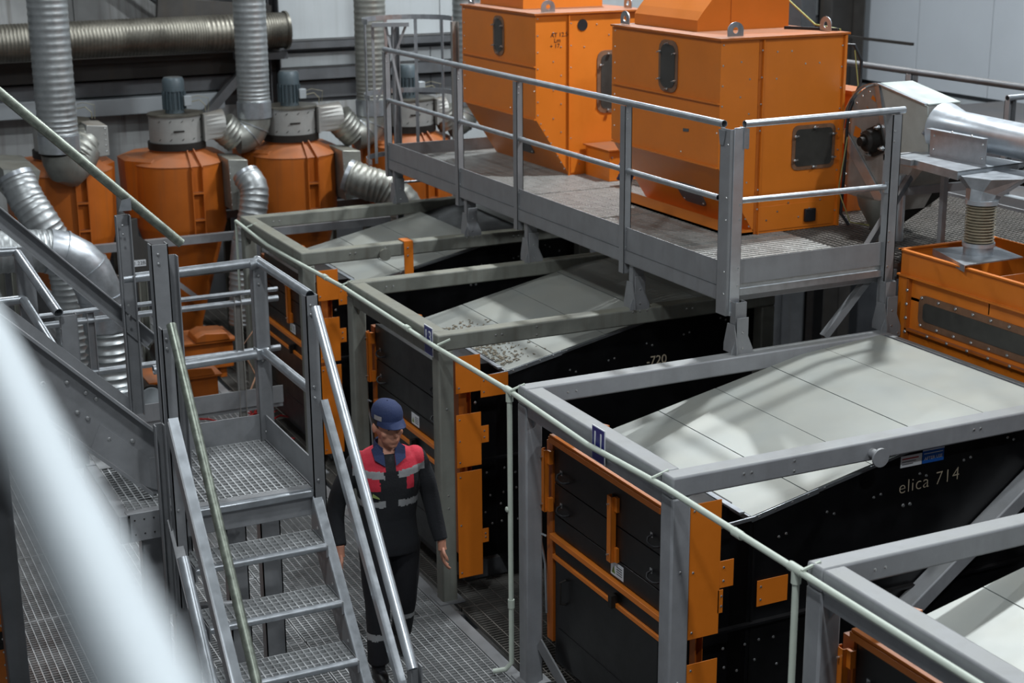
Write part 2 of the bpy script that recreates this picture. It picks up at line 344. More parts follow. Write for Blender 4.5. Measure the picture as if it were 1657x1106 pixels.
# ================================================================== screening machines
def roofz(x): return 1.68+.208*(x-4.7) if x < 6.2 else 1.992+.08*(x-6.2)
def make_machine(y0, label, fm='roof', variant=11):
    """y0 = near corner of its frame; hull stands inside the frame"""
    t = thing('screening_machine', label, 'machine', (4.3, y0, 0), 'screening machines in the row')
    D = y0-6.59; ya, yb = 6.72+D, 8.33+D
    prof = [(4.70, .16), (6.88, .16), (6.88, roofz(6.88)-.012), (6.2, roofz(6.2)-.012), (4.70, roofz(4.7)-.012)]
    B().prism([(x, ya, z) for x, z in prof], (0, yb-ya, 0)).build('hull', M['black'], t)
    B().box(4.30, 4.70, 6.9+D, 8.3+D, .16, 1.70).build('front_housing', M['black'], t)
    B().box(4.40, 6.80, 6.85+D, 8.2+D, .02, .16).build('base_channel', M['girt'], t)
    # stiffening ledge between the two tiers
    B().box(4.42, 6.88, ya-.035, ya, 1.02, 1.035).build('ledge', M['black'], t)
    B().box(4.72, 4.735, ya-.012, ya, .2, 1.66).build('side_seam', M['door'], t)
    # cover sheets, joints between them left open
    edges = [4.70, 5.08, 5.52, 5.96, 6.4, 6.88]
    for i, (a, b_) in enumerate(zip(edges[:-1], edges[1:])):
        if variant == 15 and i == 3: continue
        xs = [a+.003] + ([6.2] if a < 6.2 < b_ else []) + [b_-.003]
        up = [(x, ya-.01, roofz(x)+.004+.001*(i % 2)) for x in xs]; dn = [(x, ya-.01, roofz(x)-.008) for x in reversed(xs)]
        B().prism(up+dn, (0, yb-ya+.02, 0)).build('cover_sheet', M[fm], t)
    # bent rim of the cover with its screws
    rim = B(); rim.bar((4.70, ya-.014, 1.665), (5.15, ya-.014, 1.665+.208*.45), .01, .03); rim.bar((5.15, ya-.012, 1.758), (6.2, ya-.012, 1.977), .01, .018)
    rim.bar((4.69, ya-.01, 1.672), (4.69, yb, 1.672), .012, .03); rim.bar((4.66, ya+.02, 1.70), (4.66, yb-.02, 1.70), .035, .012)
    rim.build('cover_rim', M['galv'], t)
    bolts(t, [(4.75+.11*k, ya-.02, 1.668+.208*(.05+.11*k)) for k in range(5)], (0, -1, 0), .009)
    # front: drawers of the upper tier
    xf = 4.30
    for k, (za, zb) in enumerate(((1.43, 1.715), (1.215, 1.422), (1.085, 1.207))):
        B().box(xf-.022, xf, 6.94+D, 8.27+D, za, zb).build('drawer_front', M['door'], t, bevel=.003)
    B().box(xf-.016, xf, 6.94+D, 8.27+D, .93, 1.04).build('tier_panel', M['door'], t)
    dr = B().box(xf-.03, xf, 6.97+D, 8.24+D, .2, .9).build('lower_door', M['door'], t, bevel=.004)
    B().box(xf-.034, xf-.03, 7.02+D, 8.19+D, .44, .446).build('door_crease', M['black'], dr)
    def handle(y, z, s=1):
        B().path([(xf-.022, y+.045, z+.02), (xf-.052, y+.045, z+.01), (xf-.064, y+.03, z-.008), (xf-.066, y, z-.014), (xf-.064, y-.04, z-.014), (xf-.045, y-.055, z-.012), (xf-.022, y-.055, z-.012)], .0075, 8).build('drawer_handle', M['blackpl'] if s else M['iron'], t)
        B().box(xf-.026, xf-.02, y+.035, y+.06, z+.005, z+.035).build('handle_plate', M['bolt'], t)
    for y in (8.13, 7.02):
        for z in (1.50, 1.28): handle(y+D, z)
    B().path([(xf-.03, 8.1+D, .82), (xf-.07, 8.1+D, .81), (xf-.07, 8.1+D, .66), (xf-.03, 8.1+D, .65)], .008, 8).build('door_handle', M['iron'], dr)
    # orange trims
    def trim(z, h, d=.05, mt='orange'): return B().box(xf-d, xf, 6.93+D, 8.29+D, z-h/2, z+h/2).build('trim_strip', M[mt], t, bevel=.003, label='orange trim strip')
    if variant == 11: trim(1.735, .028, .05); B().box(xf-.058, xf-.0515, 6.93+D, 8.29+D, 1.70, 1.735).build('trim_lip', M['orange'], t, label='orange trim lip')
    trim(1.058, .036, .05); trim(.914, .03, .03)
    def clamp(y, za, zb, x=xf-.03):
        c = B().chan((x-.012, y, za), (x-.012, y, zb), .035, .055, .006, (0, 1, 0), side=1).build('clamp_bar', M['orange'], t, bevel=.002, label='orange clamping bar')
        for zz in (za+.05, zb-.05):
            B().cyl((x-.045, y+.0, zz), (x+.03, y, zz), .006, 8).build('clamp_pin', M['bolt'], c)
            B().box(x-.01, x+.02, y-.06, y-.03, zz-.04, zz+.05).build('clamp_tab', M['orange'], c)
    if variant != 13: clamp(7.5+D, 1.19, 1.61)
    clamp(8.33+D, 1.22, 1.64, xf-.05)
    B().box(xf-.02, xf+.05, 8.30+D, 8.38+D, .3, 1.68).build('side_strip', M['orange_dark'], t, label='dark orange edge strip')
    B().path([(xf-.06, 8.31+D, 1.05), (xf-.08, 8.34+D, 1.06), (xf-.075, 8.36+D, 1.0), (xf-.06, 8.33+D, .85), (xf-.05, 8.33+D, .5)], .008, 8).build('latch_rod', M['galv'], t)
    B().box(xf-.06, xf, 7.46+D, 7.5+D, .9, .98).build('latch', M['iron'], t)
    # sticker
    s = B().box(xf-.0255, xf-.0235, 7.38+D, 7.53+D, 1.10, 1.19).build('sticker', M['white'], t, label='white warning sticker')
    B().prism([(xf-.0265, 7.515+D, 1.115), (xf-.0265, 7.475+D, 1.115), (xf-.0265, 7.495+D, 1.16)], (-.0005, 0, 0)).build('sticker_mark', M['green'], s)
    for k in range(4): B().box(xf-.0268, xf-.0256, 7.395+D, 7.46+D, 1.12+k*.015, 1.125+k*.015).build('sticker_line', M['girt'], s)
    # orange side plates beside the near post
    yp = y0+.012
    def plate(x0, x1, za, zb, y=yp, nm='side_plate', bl=True):
        p = B().box(x0, x1, y-.004, y, za, zb).build(nm, M['orange'], t, bevel=.0015, label='orange steel plate')
        if bl:
            pts = [(x0+.025, y-.004, za+.04), (x0+.025, y-.004, zb-.04)] + ([(x0+.025, y-.004, (za+zb)/2)] if zb-za > .3 else [])
            bolts(p, pts, (0, -1, 0), .008)
    if variant == 11:
        plate(4.232, 4.43, 1.08, 1.875); plate(4.232, 4.43, .1, .93)
        plate(4.43, 4.52, 1.35, 1.51); plate(4.42, 4.455, 1.2, 1.34)
        plate(4.76, 4.97, 1.12, 1.28, ya-.006)
    else:
        plate(4.245, 4.44, 1.6, 1.875); plate(4.245, 4.44, 1.035, 1.44); plate(4.245, 4.44, .17, 1.0)
        plate(4.44, 4.66, 1.545, 1.71); plate(4.44, 4.5, 1.2, 1.33); plate(4.44, 4.49, .42, .53)
        B().box(4.31, 4.37, ya-.02, ya+.1, .3, 1.8).build('side_strip', M['orange_dark'], t)
    B().chan((4.4, ya+.05, .2), (4.4, ya+.05, 1.75), .06, .05, .005, (1, 0, 0)).build('hull_channel', M['orange_dark'], t)
    rnd = random.Random(variant); pts = []
    for k in range(16):
        zc = 1.0-.14*(k//4)-.1; pts.append((4.55+.12*(k % 4)+rnd.uniform(-.03, .03), ya-.001, zc+rnd.uniform(-.04, .04)))
    pts += [(4.9+.33*k, ya-.001, 1.52+.06*k+.03*(k % 2)) for k in range(6)] + [(4.95+.33*k, ya-.001, 1.53+.06*k) for k in range(6)]
    bolts(t, pts, (0, -1, 0), .0095)
    bolts(t, [(4.45, ya-.001, 1.47), (5.78, ya-.001, 1.55), (5.83, ya-.001, 1.55), (6.7, ya-.001, 1.78)], (0, -1, 0), .012)
    B().bar((4.45, ya-.02, 1.66), (4.72, ya-.02, 1.675), .012, .02).build('rim_rod', M['galv'], t)
    # orange connector at far top edge of the front
    B().prism([(4.56, yb+.02, 1.70), (4.72, yb+.02, 1.715), (4.70, yb+.07, 1.715), (4.58, yb+.07, 1.70)], (0, 0, -.03)).build('corner_bracket', M['orange'], t, label='orange corner bracket')
    return t
m11 = make_machine(YF[11], 'black screening machine behind the number 11 sign, pale cover lit brightly')
m13 = make_machine(YF[13], 'black screening machine behind the number 13 sign, grain debris on its cover', variant=13)
m15 = make_machine(YF[15], 'farthest black screening machine, its pale cover open near the walkway leg', variant=15)
m9 = copy_tree(m11, (0, YF[9]-YF[11], 0), 'nearest black screening machine, cut off by the lower right corner of the photo')
# front of the far-side neighbour: rear parts of the machine shown between frames
B().box(6.9, 7.05, 9.9, 10.05, 1.5, 1.95).build('orange_side_box', M['orange'], m13, label='orange side box')
B().box(5.9, 6.15, 4.5, 4.9, 1.6, 1.9).build('orange_side_box', M['orange'], m9, label='orange side box')
# writing on the side of machine 11
ys_ = 6.72-.003
text('elica 714', .118, M['beige'], m11, 'lettering', (5.965, ys_, 1.672), (1, 0, .04), (0, 0, 1), .001, space=1.08, thin=-.0022)
s = B().box(5.74, 5.895, ys_-.001, ys_+.001, 1.79, 1.86).build('sticker', M['white'], m11, label='white printed sticker')
B().box(5.75, 5.87, ys_-.003, ys_-.001, 1.838, 1.845).build('sticker_line', M['red'], s)
for k in range(2): B().box(5.75, 5.85-.02*k, ys_-.003, ys_-.001, 1.822-.016*k, 1.826-.016*k).build('sticker_line', M['girt'], s)
s = B().box(5.9, 6.06, ys_-.001, ys_+.001, 1.79, 1.88).build('sticker', M['blue'], m11, label='blue sticker with white print')
text('AFTER USE', .028, M['white'], m11, 'sticker_print', (5.98, ys_-.003, 1.82), (1, 0, .02), (0, 0, 1), .0005)
B().box(5.91, 6.05, ys_-.003, ys_-.001, 1.848, 1.852).box(5.9, 6.06, ys_-.003, ys_-.001, 1.868, 1.874).build('sticker_line', M['white'], s)
text('-720', .10, M['beige'], m13, 'lettering', (5.98, 9.86-.003, 1.585), (1, 0, 0), (0, 0, 1), .001)
# grain debris on cover 13
b = B(); rnd = random.Random(8)
for k in range(420):
    y = rnd.uniform(9.95, 11.1); x = 4.72+abs(rnd.gauss(0, .13)); x = min(x, 5.3); z = roofz(x)+.006; s_ = rnd.uniform(.008, .026); a = rnd.uniform(0, 3)
    b.bar((x-cos(a)*s_/2, y-sin(a)*s_/2, z+.002), (x+cos(a)*s_/2, y+sin(a)*s_/2, z+rnd.uniform(.002, .008)), s_*.5, .003)
o = b.build('grain_debris', M['grain'], None, kind='stuff', org=(4.9, 10.5, 1.7)); tag(o, 'brown grain chaff heaped on the pale cover of the number 13 machine', 'debris')

# ================================================================== conduit along the frames
t = thing('conduit_pipe', 'pale green plastic conduit clipped along the front beams of the frames', 'pipe', (4.08, 8.6, 0))
B().path([(4.075, 14.62, 2.0), (4.075, 13.6, 1.955), (4.075, 12.6, 1.975), (4.075, 11.6, 2.005), (4.075, 9.7, 1.985), (4.075, 8.5, 2.0), (4.07, 7.45, 1.972), (4.07, 6.6, 2.005), (4.07, 5.4, 2.0), (4.07, 3.4, 1.99)], .0175, 12).build('conduit_run', M['conduit'], t)
for y in (8.5, 5.44):
    B().cyl((4.075, y-.05, 2.0), (4.075, y+.05, 2.0), .024, 12).cyl((4.075, y, 2.0), (4.075, y, 1.93), .024, 12).build('tee_fitting', M['conduit'], t)
    B().path([(4.075, y, 1.96), (4.075, y, .1), (4.04, y+.02, .05), (3.96, y+.05, .04)], .017, 12).build('conduit_drop', M['conduit'], t)
    B().cyl((4.075, y, .5), (4.075, y, .56), .022, 12).build('coupling', M['conduit'], t)
    B().dome((4.052, y, 1.2), (-1, 0, 0), .02).build('clip', M['conduit'], t)
B().path([(4.075, 14.62, 1.99), (4.075, 14.62, .2)], .012, 10).build('conduit_drop', M['conduit'], t)
for y in (5.92, 10.2, 12.0): B().cyl((4.073, y-.035, 1.997), (4.073, y+.035, 1.997), .023, 12).build('coupling', M['conduit'], t)
for y in (14.2, 11.58, 9.62, 8.45, 6.72, 5.38): B().bar((4.06, y, 2.02), (4.15, y-.02, 2.055), .014, .01).build('clip', M['conduit'], t)

# ================================================================== walkway over the machines
WX, WZ = 5.70, 2.50
W = thing('walkway', 'raised grey steel walkway with tube handrails spanning across the machine frames', 'walkway', (WX, 8.5, 2.05))
for k, (a, b_) in enumerate(((8.52, 9.7), (9.7, 10.9), (10.9, 12.1), (12.1, 13.3), (13.3, 14.72))):
    grating(WX+.03, 7.05, a+.003, b_-.003, WZ, 'x', .052, .1, .03, .03, .005, parent=W, name='walkway_grating', mt='bar')
grating(7.06, 9.2, 8.52, 14.7, WZ-.002, 'x', .042, .05, .03, .008, .008, parent=W, name='walkway_grating', mt='bar_dusty', kind='stuff')
B().box(WX, WX+.006, 8.5, 14.7, 2.42, 2.65).build('toe_board', M['walk'], W)
B().chan((WX+.02, 8.5, 2.43), (WX+.02, 14.7, 2.43), .06, .10, .006, side=-1).build('side_channel', M['walk'], W)
B().box(WX, 7.0, 8.5, 8.506, WZ+.005, 2.67).build('toe_board', M['walk'], W)
B().box(WX, 7.0, 8.49, 8.53, WZ-.075, WZ-.03).build('end_channel', M['galv'], W)
B().box(7.0, 7.12, 8.5, 14.7, 2.36, 2.46).build('side_channel', M['walk'], W)
B().box(5.73, 7.0, 14.68, 14.7, WZ, 2.62).build('toe_board', M['walk'], W)
bolts(W, [(WX-.001, 12.3+.05*k, 2.405) for k in range(9)]+[(WX-.001, 9.5-.08*k, 2.40) for k in range(3)], (-1, 0, 0), .008)
def chan_post(x, y, z0, z1, parent, nm='handrail_post', w_=.075, d=.06, mt='walk', up=(1, 0, 0), side=1):
    return B().chan((x, y, z0), (x, y, z1), d, w_, .006, up, side=side).build(nm, M[mt], parent)
for y in (9.90, 11.70, 12.92, 14.68):
    p = chan_post(WX+.01, y, 2.3, 3.545, W, w_=.06, d=.07, up=(1, 0, 0), side=-1)
    bolts(p, [(WX+.0, y-.036, z) for z in (3.5, 3.45, 3.05, 2.62, 2.5)], (0, -1, 0), .007)
rails = [((WX, 8.6, 3.57), (WX, 14.7, 3.57), .0245), ((WX+.01, 8.66, 3.07), (WX+.01, 14.68, 3.07), .021)]
for p, q, r_ in rails: B().pipe(p, q, r_, 16).build('handrail_tube', M['galv'], W)
B().pipe((5.79, 8.5, 3.575), (7.1, 8.5, 3.585), .0245, 16).build('handrail_tube', M['galv'], W)
B().pipe((5.78, 8.5, 3.07), (7.0, 8.5, 3.06), .021, 16).build('handrail_tube', M['galv'], W)
# corner post: two channels back to back
p = B().box(5.665, 5.671, 8.47, 8.59, 2.3, 3.55).box(5.671, 5.76, 8.47, 8.476, 2.3, 3.55).box(5.665, 5.7, 8.584, 8.59, 2.3, 3.55).build('corner_post', M['walk'], W, bevel=.002)
p2 = B().box(5.69, 5.77, 8.462, 8.468, 2.3, 3.56).box(5.765, 5.77, 8.462, 8.52, 2.3, 3.56).build('corner_post', M['galv_bright'], W, bevel=.002)  # light on this camera-facing side is put into the colour, a brighter steel
bolts(p2, [(5.75, 8.462, z) for z in (3.05, 2.95, 2.62, 2.5, 2.38, 2.32)]+[(5.7, 8.462, 2.4), (5.7, 8.462, 2.32)], (0, -1, 0), .009)
bolts(p, [(5.665, 8.5, z) for z in (3.45, 3.1, 2.95, 2.6, 2.45)], (-1, 0, 0), .009)
B().prism([(5.76, 8.458, 3.42), (5.8, 8.458, 3.42), (5.8, 8.458, 3.55), (5.76, 8.458, 3.56)], (0, -.004, 0)).build('rail_bracket', M['galv'], W)
B().prism([(5.66, 8.6, 3.54), (5.66, 8.52, 3.54), (5.66, 8.54, 3.44), (5.66, 8.58, 3.44)], (-.004, 0, 0)).build('rail_bracket', M['galv'], W)
# right end post
p = B().chan((7.02, 8.5, 2.05), (7.02, 8.5, 3.56), .07, .08, .006, (1, 0, 0), side=-1).build('handrail_post', M['walk'], W)
bolts(p, [(7.0, 8.464, z) for z in (3.45, 3.38, 2.75, 2.68, 2.5)], (0, -1, 0), .009)
B().cyl((7.0, 8.5, 3.02), (7.0, 8.5, 3.1), .034, 14).build('rail_clamp', M['galv'], p)
# legs with flared feet
def leg(x, y, mt='walk', ztop=2.4):
    l = B().chan((x, y, 2.16), (x, y, ztop), .06, .09, .006, (1, 0, 0), side=-1).build('leg', M[mt], W)
    yf = y-.05
    B().prism([(x-.045, yf, 2.3), (x-.045, yf, 2.17), (x-.085, yf, 2.08), (x-.085, yf, 2.005), (x+.085, yf, 2.005), (x+.085, yf, 2.08), (x+.045, yf, 2.17), (x+.045, yf, 2.3)], (0, -.008, 0)).build('foot_plate', M[mt], l, bevel=.002)
    B().prism([(x-.05, y-.04, 2.25), (x-.05, y-.08, 2.1), (x-.05, y-.08, 2.05), (x-.05, y+.08, 2.05), (x-.05, y+.08, 2.1), (x-.05, y+.04, 2.25)], (-.008, 0, 0)).build('foot_plate', M[mt], l)
    bolts(l, [(x-.06, yf-.008, 2.03), (x, yf-.008, 2.03), (x+.06, yf-.008, 2.03), (x, yf-.008, 2.09), (x, yf-.008, 2.2)], (0, -1, 0), .009)
for y, mt in ((8.44, 'walk'), (9.79, 'walk'), (11.55, 'walk'), (12.79, 'walk'), (14.55, 'walk')): leg(WX+.05, y, mt)
leg(7.0, 8.44)
for y in (8.6, 11.6, 14.5): B().bar((5.72, y, 2.42), (9.1, y, 2.42), .08, .1).build('cross_beam', M['walk'], W)
B().bar((6.6, 8.62, 2.0), (7.0, 8.62, 2.42), .05, .05, (0, 1, 0)).build('knee_brace', M['walk'], W)

# far end: caged ladder
t = thing('caged_ladder', 'grey caged ladder standing at the far end of the raised walkway', 'ladder', (6.1, 15.1, 0))
cx, cy, rc = 6.1, 15.05, .47
def hoop(z, a0=-10, a1=190, nm='hoop', n=16):
    for k in range(1): pass
    b = B(); P = [(cx+rc*cos(R(a0+(a1-a0)*i/n)), cy+rc*.9*sin(R(a0+(a1-a0)*i/n)), z) for i in range(n+1)]
    for a, c in zip(P[:-1], P[1:]): b.bar(a, c, .006, .05)
    return b.build(nm, M['galv'], t)
for z in (3.82, 3.06, 2.4): hoop(z)
for a in (20, 60, 100, 140, 180):
    x, y = cx+rc*cos(R(a)), cy+rc*.9*sin(R(a)); B().bar((x, y, 2.35), (x, y, 3.84), .035, .006, (cos(R(a)), sin(R(a)), 0)).build('cage_strap', M['galv'], t)
for x, mt in ((5.87, 'walk'), (6.52, 'plate_rusty')): B().chan((x, 14.82, 0), (x, 14.82, 3.8), .05, .07, .006, (1, 0, 0)).build('stile', M[mt], t)
for k in range(8): B().cyl((5.88, 14.8, .1+.3*k), (6.5, 14.8, .1+.3*k), .012, 8).build('rung', M['galv'], t)
B().bar((5.64, 14.86, 3.80), (5.98, 14.72, 3.8), .05, .04).build('top_bar', M['walk'], t)
B().bar((5.95, 14.74, 3.78), (5.68, 14.9, 3.02), .025, .006, (0, 1, 0)).bar((5.78, 14.84, 3.78), (5.9, 14.74, 3.0), .025, .006, (0, 1, 0)).bar((5.66, 14.9, 3.8), (5.66, 14.9, 2.4), .03, .006, (0, 1, 0)).build('lattice', M['walk'], t)
B().cyl((6.54, 14.78, 3.35), (6.95, 14.78, 3.35), .022, 12).build('wall_tie', M['galv_worn'], t)
B().bar((5.9, 14.82, 2.52), (6.6, 14.82, 2.5), .03, .03).build('sill_bar', M['galv'], t)

# ================================================================== orange aspirators standing on the walkway
def holed_plate(b, c, ux, uz, outer, rin, th, n=16):
    """flat plate with a round hole; outer = list of (u, v) of length n"""
    c, ux, uz = V(c), V(ux), V(uz); nn = ux.cross(uz); k0 = len(b.v)
    for s_ in (0, 1):
        for (u, v) in outer: b.v.append(c+ux*u+uz*v+nn*(th*s_))
        for i in range(n): a = 2*pi*i/n; b.v.append(c+ux*(rin*cos(a))+uz*(rin*sin(a))+nn*(th*s_))
    for i in range(n):
        j = (i+1) % n
        b.f += [(k0+i, k0+n+i, k0+n+j, k0+j), (k0+2*n+i, k0+2*n+j, k0+3*n+j, k0+3*n+i), (k0+i, k0+j, k0+2*n+j, k0+2*n+i), (k0+n+i, k0+3*n+i, k0+3*n+j, k0+n+j)]
    return b
def lug(p, parent, ax='x'):
    ux = V((1, 0, 0)) if ax == 'x' else V((0, -1, 0)); o = []
    for i in range(16):
        a = 2*pi*i/16; u, v = .07*cos(a), .062*sin(a)
        if v < 0: v = -.045; u = .07*(1 if cos(a) > 0 else -1)*(abs(cos(a))**.3 if abs(cos(a)) > .01 else 0)
        o.append((u, v))
    return holed_plate(B(), V(p)+V((0, 0, .05)), ux, (0, 0, 1), o, .024, .008).build('lifting_lug', M['galv'], parent)
def rrect(w_, h_, r, n=3):
    P = []
    for cx_, cz_, a0 in ((w_/2-r, h_/2-r, 0), (-w_/2+r, h_/2-r, 90), (-w_/2+r, -h_/2+r, 180), (w_/2-r, -h_/2+r, 270)):
        for i in range(n+1): a = R(a0+90*i/n); P.append((cx_+r*cos(a), cz_+r*sin(a)))
    return P
def window(parent, c, ux, w_, h_, rim='gasket', nuts=True, rimw=.035, r=.06):
    ux = V(ux); uz = V((0, 0, 1)); n = ux.cross(uz)   # n points outwards
    g = B().prism([V(c)+ux*u+uz*v for u, v in rrect(w_+2*rimw, h_+2*rimw, r+rimw*.6)], n*.008).build('window_rim', M[rim], parent, label='brown window rim' if rim == 'gasket' else None)
    B().prism([V(c)+n*.008+ux*u+uz*v for u, v in rrect(w_, h_, r)], n*.004).build('window_glass', M['glass'], g, label='dark dusty glass')
    if nuts:
        for u, v in ((-1, .6), (1, .6), (-1, -.6), (1, -.6), (0, 1), (0, -1)):
            q = V(c)+ux*(u*(w_/2+.008))+uz*(v*(h_/2+.01))+n*.008
            B().hexb(q, n, .01, .01).bar(q-ux*.018+n*.02-uz*.006, q+ux*.018+n*.024+uz*.006, .006, .018, n).build('wing_nut', M['bolt'], g)
def make_aspirator(ya, label, v):
    xa, xb, L = 6.45, 7.58, 1.60; yb = ya+L
    t = thing('aspirator', label, 'machine', (6.9, ya, WZ), 'orange aspirators on the walkway')
    B().prism([(xa, ya, 3.99), (xa, ya, 3.04), (6.80, ya, WZ), (xb, ya, WZ), (xb, ya, 3.99)], (0, L, 0)).build('housing', M['orange'], t, smooth=False)
    B().box(xa-.025, xb+.02, ya-.03, yb+.02, 3.985, 4.0).build('top_flange', M['orange_dark'], t)
    for z in (3.52, 3.04): B().box(xa-.018, xa, ya, yb, z-.006, z+.006).build('side_flange', M['orange'], t)
    if v == 2: B().box(6.785, 6.815, ya-.003, ya+.003, WZ, 3.97).build('seam_recess', M['orange_dark'], t)
    B().box(6.815 if v == 2 else 6.78, 6.822 if v == 2 else 6.79, ya-.022, ya, WZ, 3.975).build('seam_flange', M['orange'], t)
    B().box(xb-.022, xb, ya-.022, ya, WZ, 3.98).build('corner_flange', M['orange'], t); B().box(xa, xa+.01, yb, yb+.03, 3.05, 3.98).build('corner_flange', M['orange'], t)
    if v == 2: B().box(6.58, 6.80, ya, yb, WZ, WZ+.02).box(6.58, 6.59, ya, yb, WZ, WZ+.1).box(6.58, 6.8, ya, ya+.01, WZ, WZ+.04).build('base_channel', M['orange'], t)
    B().box(6.81, 7.53, ya-.006, ya, WZ+.02, 2.71).build('base_cover', M['orange'], t, bevel=.001)
    pts = [(xa+.02, ya-.001, z) for z in (3.95, 3.8, 3.65, 3.5, 3.35, 3.2, 3.08)] + [(6.8-.0, ya-.024, z) for z in (3.9, 3.7, 3.5, 3.3, 2.85, 2.7)]
    pts += [(6.63+.08*(k % 2), ya-.001, 3.82-.13*k) for k in range(9)] + [(xb-.03, ya-.002, 3.9-.16*k) for k in range(9)]
    pts += [(xa+.05+.035*k, ya-.001, 3.0-.062*k) for k in range(8)] + [(6.9+.1*(k % 6), ya-.007, 2.6+.06*(k % 3)) for k in range(9)]
    pts += [(6.95+.13*(k % 4), ya-.001, 3.88-.1*(k//2)) for k in range(5)]
    bolts(t, pts, (0, -1, 0), .008)
    bolts(t, [(xa-.001, yb-.02, 3.95-.13*k) for k in range(7)]+[(xa-.001, ya+.03, 3.3), (xa-.018, ya+.5, 3.1)], (-1, 0, 0), .008, name='bolts')
    if v == 2:
        window(t, (7.315, ya, 3.14), (1, 0, 0), .34, .285, nuts=True, rimw=.03, r=.03)
        window(t, (xa, ya+.735, 3.735), (0, -1, 0), .21, .33)
        B().prism([(xa, ya+.5, 3.255), (xa, ya+.42, 3.262), (xa, ya+.42, 3.285), (xa, ya+.5, 3.28)], (-.004, 0, 0)).build('dent_patch', M['girt'], t)
        B().box(7.25, 7.35, ya-.03, ya-.006, 2.56, 2.66).build('socket_box', M['blackpl'], t, bevel=.004)
    else:
        window(t, (7.2, ya, 3.35), (1, 0, 0), .15, .5, nuts=True, rimw=.04, r=.05)
        window(t, (xa, ya+.775, 3.75), (0, -1, 0), .17, .30)
        B().cyl((6.93, ya, 3.88), (6.93, ya-.006, 3.88), .052, 24).build('round_port', M['blackpl'], t, label='black round port')
        for k, sx in enumerate(('AT 12.5', 'Lm', '+ 17.')): text(sx, .055, M['blackpl'], t, 'lettering', (6.69-.02*k, ya-.002, 3.80-.05*k), (1, 0, .03), (0, 0, 1), .0005)
    # inspection hatch in the sloping face
    d = V((6.80-xa, 0, WZ-3.04)).normalized(); n = V((-.84, 0, -.54)).normalized()
    c0 = V((xa, 0, 3.04))+d*.38
    hh = B().prism([V((c0.x, ya+.45+L*.15, c0.z))+V((0, -1, 0))*u+d*v_ for u, v_ in rrect(.34, .2, .05)], n*.012).build('slope_hatch', M['girt'], t, label='dark inspection hatch')
    bolts(hh, [tuple(V((c0.x, ya+.45+L*.15, c0.z))+V((0, -1, 0))*u+d*v_+n*.012) for u, v_ in ((-.14, -.07), (.14, -.07), (.14, .07), (-.14, .07))], n, .01, 'bolt')
    # hood on top
    hy0, hy1 = ya+.60, yb-.04
    P = [(6.62, 4.0), (6.62, 4.085), (6.67, 4.15), (6.75, 4.24), (6.95, 4.285), (7.47, 4.33), (7.47, 4.0)]
    hd = B().prism([(x, hy0, z) for x, z in P], (0, hy1-hy0, 0)).build('hood', M['orange'], t, smooth=False)
    B().box(6.92, 6.925, hy0-.004, hy0, 4.0, 4.28).build('hood_seam', M['orange_dark'], hd)
    lug((6.6, ya+.05, 4.0), t); lug((7.5, ya+.15, 4.0), t, 'y'); lug((6.5, yb-.1, 4.0), t, 'y')
    return t
a2 = make_aspirator(9.80, 'nearer orange aspirator with a window on each face, standing behind the walkway corner post', 2)
a1 = make_aspirator(12.84, 'farther orange aspirator housing with a round black port and pen notes on its corner', 1)
t = thing('junction_box', 'small orange metal box between the two aspirators', 'box', (7.1, 12.5, WZ))
B().box(6.95, 7.35, 12.35, 12.8, WZ, 2.78).build('box_body', M['orange'], t, bevel=.003); B().box(6.93, 7.37, 12.33, 12.82, 2.78, 2.79).build('box_lid', M['orange_dark'], t)
bolts(t, [(6.98+.11*k, 12.349, 2.72) for k in range(4)], (0, -1, 0), .009)
b = B(); rnd = random.Random(3)
for k in range(9):
    c = (6.98+rnd.uniform(-.05, .06), 12.05+rnd.uniform(-.05, .05), WZ+.04+.022*k)
    b.rings([(V(c)-V((.05, 0, .01)), (1, 0, .2), .01), (c, (1, .1, .3), .035+rnd.uniform(0, .02)), (V(c)+V((.05, .02, .02)), (1, 0, 0), .01)], 7)
tag(b.build('cleaning_rag', M['bluecloth'], None, org=(6.98, 12.05, WZ)), 'crumpled blue rag beside the small orange box', 'rag')
# cables on the nearer aspirator
t = thing('power_cable', 'thick black cable looping down the right edge of the nearer aspirator', 'cable', (7.65, 9.75, WZ))
B().path([(7.6, 9.84, 3.9), (7.66, 9.8, 3.9), (7.72, 9.78, 3.78), (7.72, 9.78, 3.6), (7.62, 9.76, 3.42), (7.6, 9.76, 3.3), (7.6, 9.77, 2.9), (7.58, 9.76, 2.6), (7.62, 9.7, WZ+.01)], .013, 10).build('cable_sheath', M['blackpl'], t)
B().path([(7.66, 9.79, 3.86), (7.7, 9.78, 3.6), (7.7, 9.77, 3.45)], .005, 6).path([(7.6, 9.75, 3.2), (7.5, 9.7, 2.8), (7.55, 9.6, 2.56), (7.75, 9.5, 2.52)], .005, 6).build('earth_wire', M['yellow_wire'], t, label='yellow-green earth wire')
t = thing('mast', 'grey galvanised cable mast rising behind the nearer aspirator', 'mast', (7.62, 11.3, WZ))
B().cyl((7.72, 10.9, WZ), (7.72, 10.9, 5.2), .03, 14).build('mast_tube', M['galv'], t); B().box(7.8, 7.95, 10.9, 11.0, WZ, 5.2).build('cable_tray', M['girt'], t)
B().path([(7.72, 10.85, 4.6), (7.6, 10.6, 4.2), (7.58, 10.2, 4.03), (7.6, 9.9, 4.01)], .008, 8).build('mast_wire', M['yellow_wire'], t)
B().bar((7.35, 10.28, 4.012), (7.58, 9.9, 4.012), .03, .02).build('cable_shoe', M['blackpl'], t)

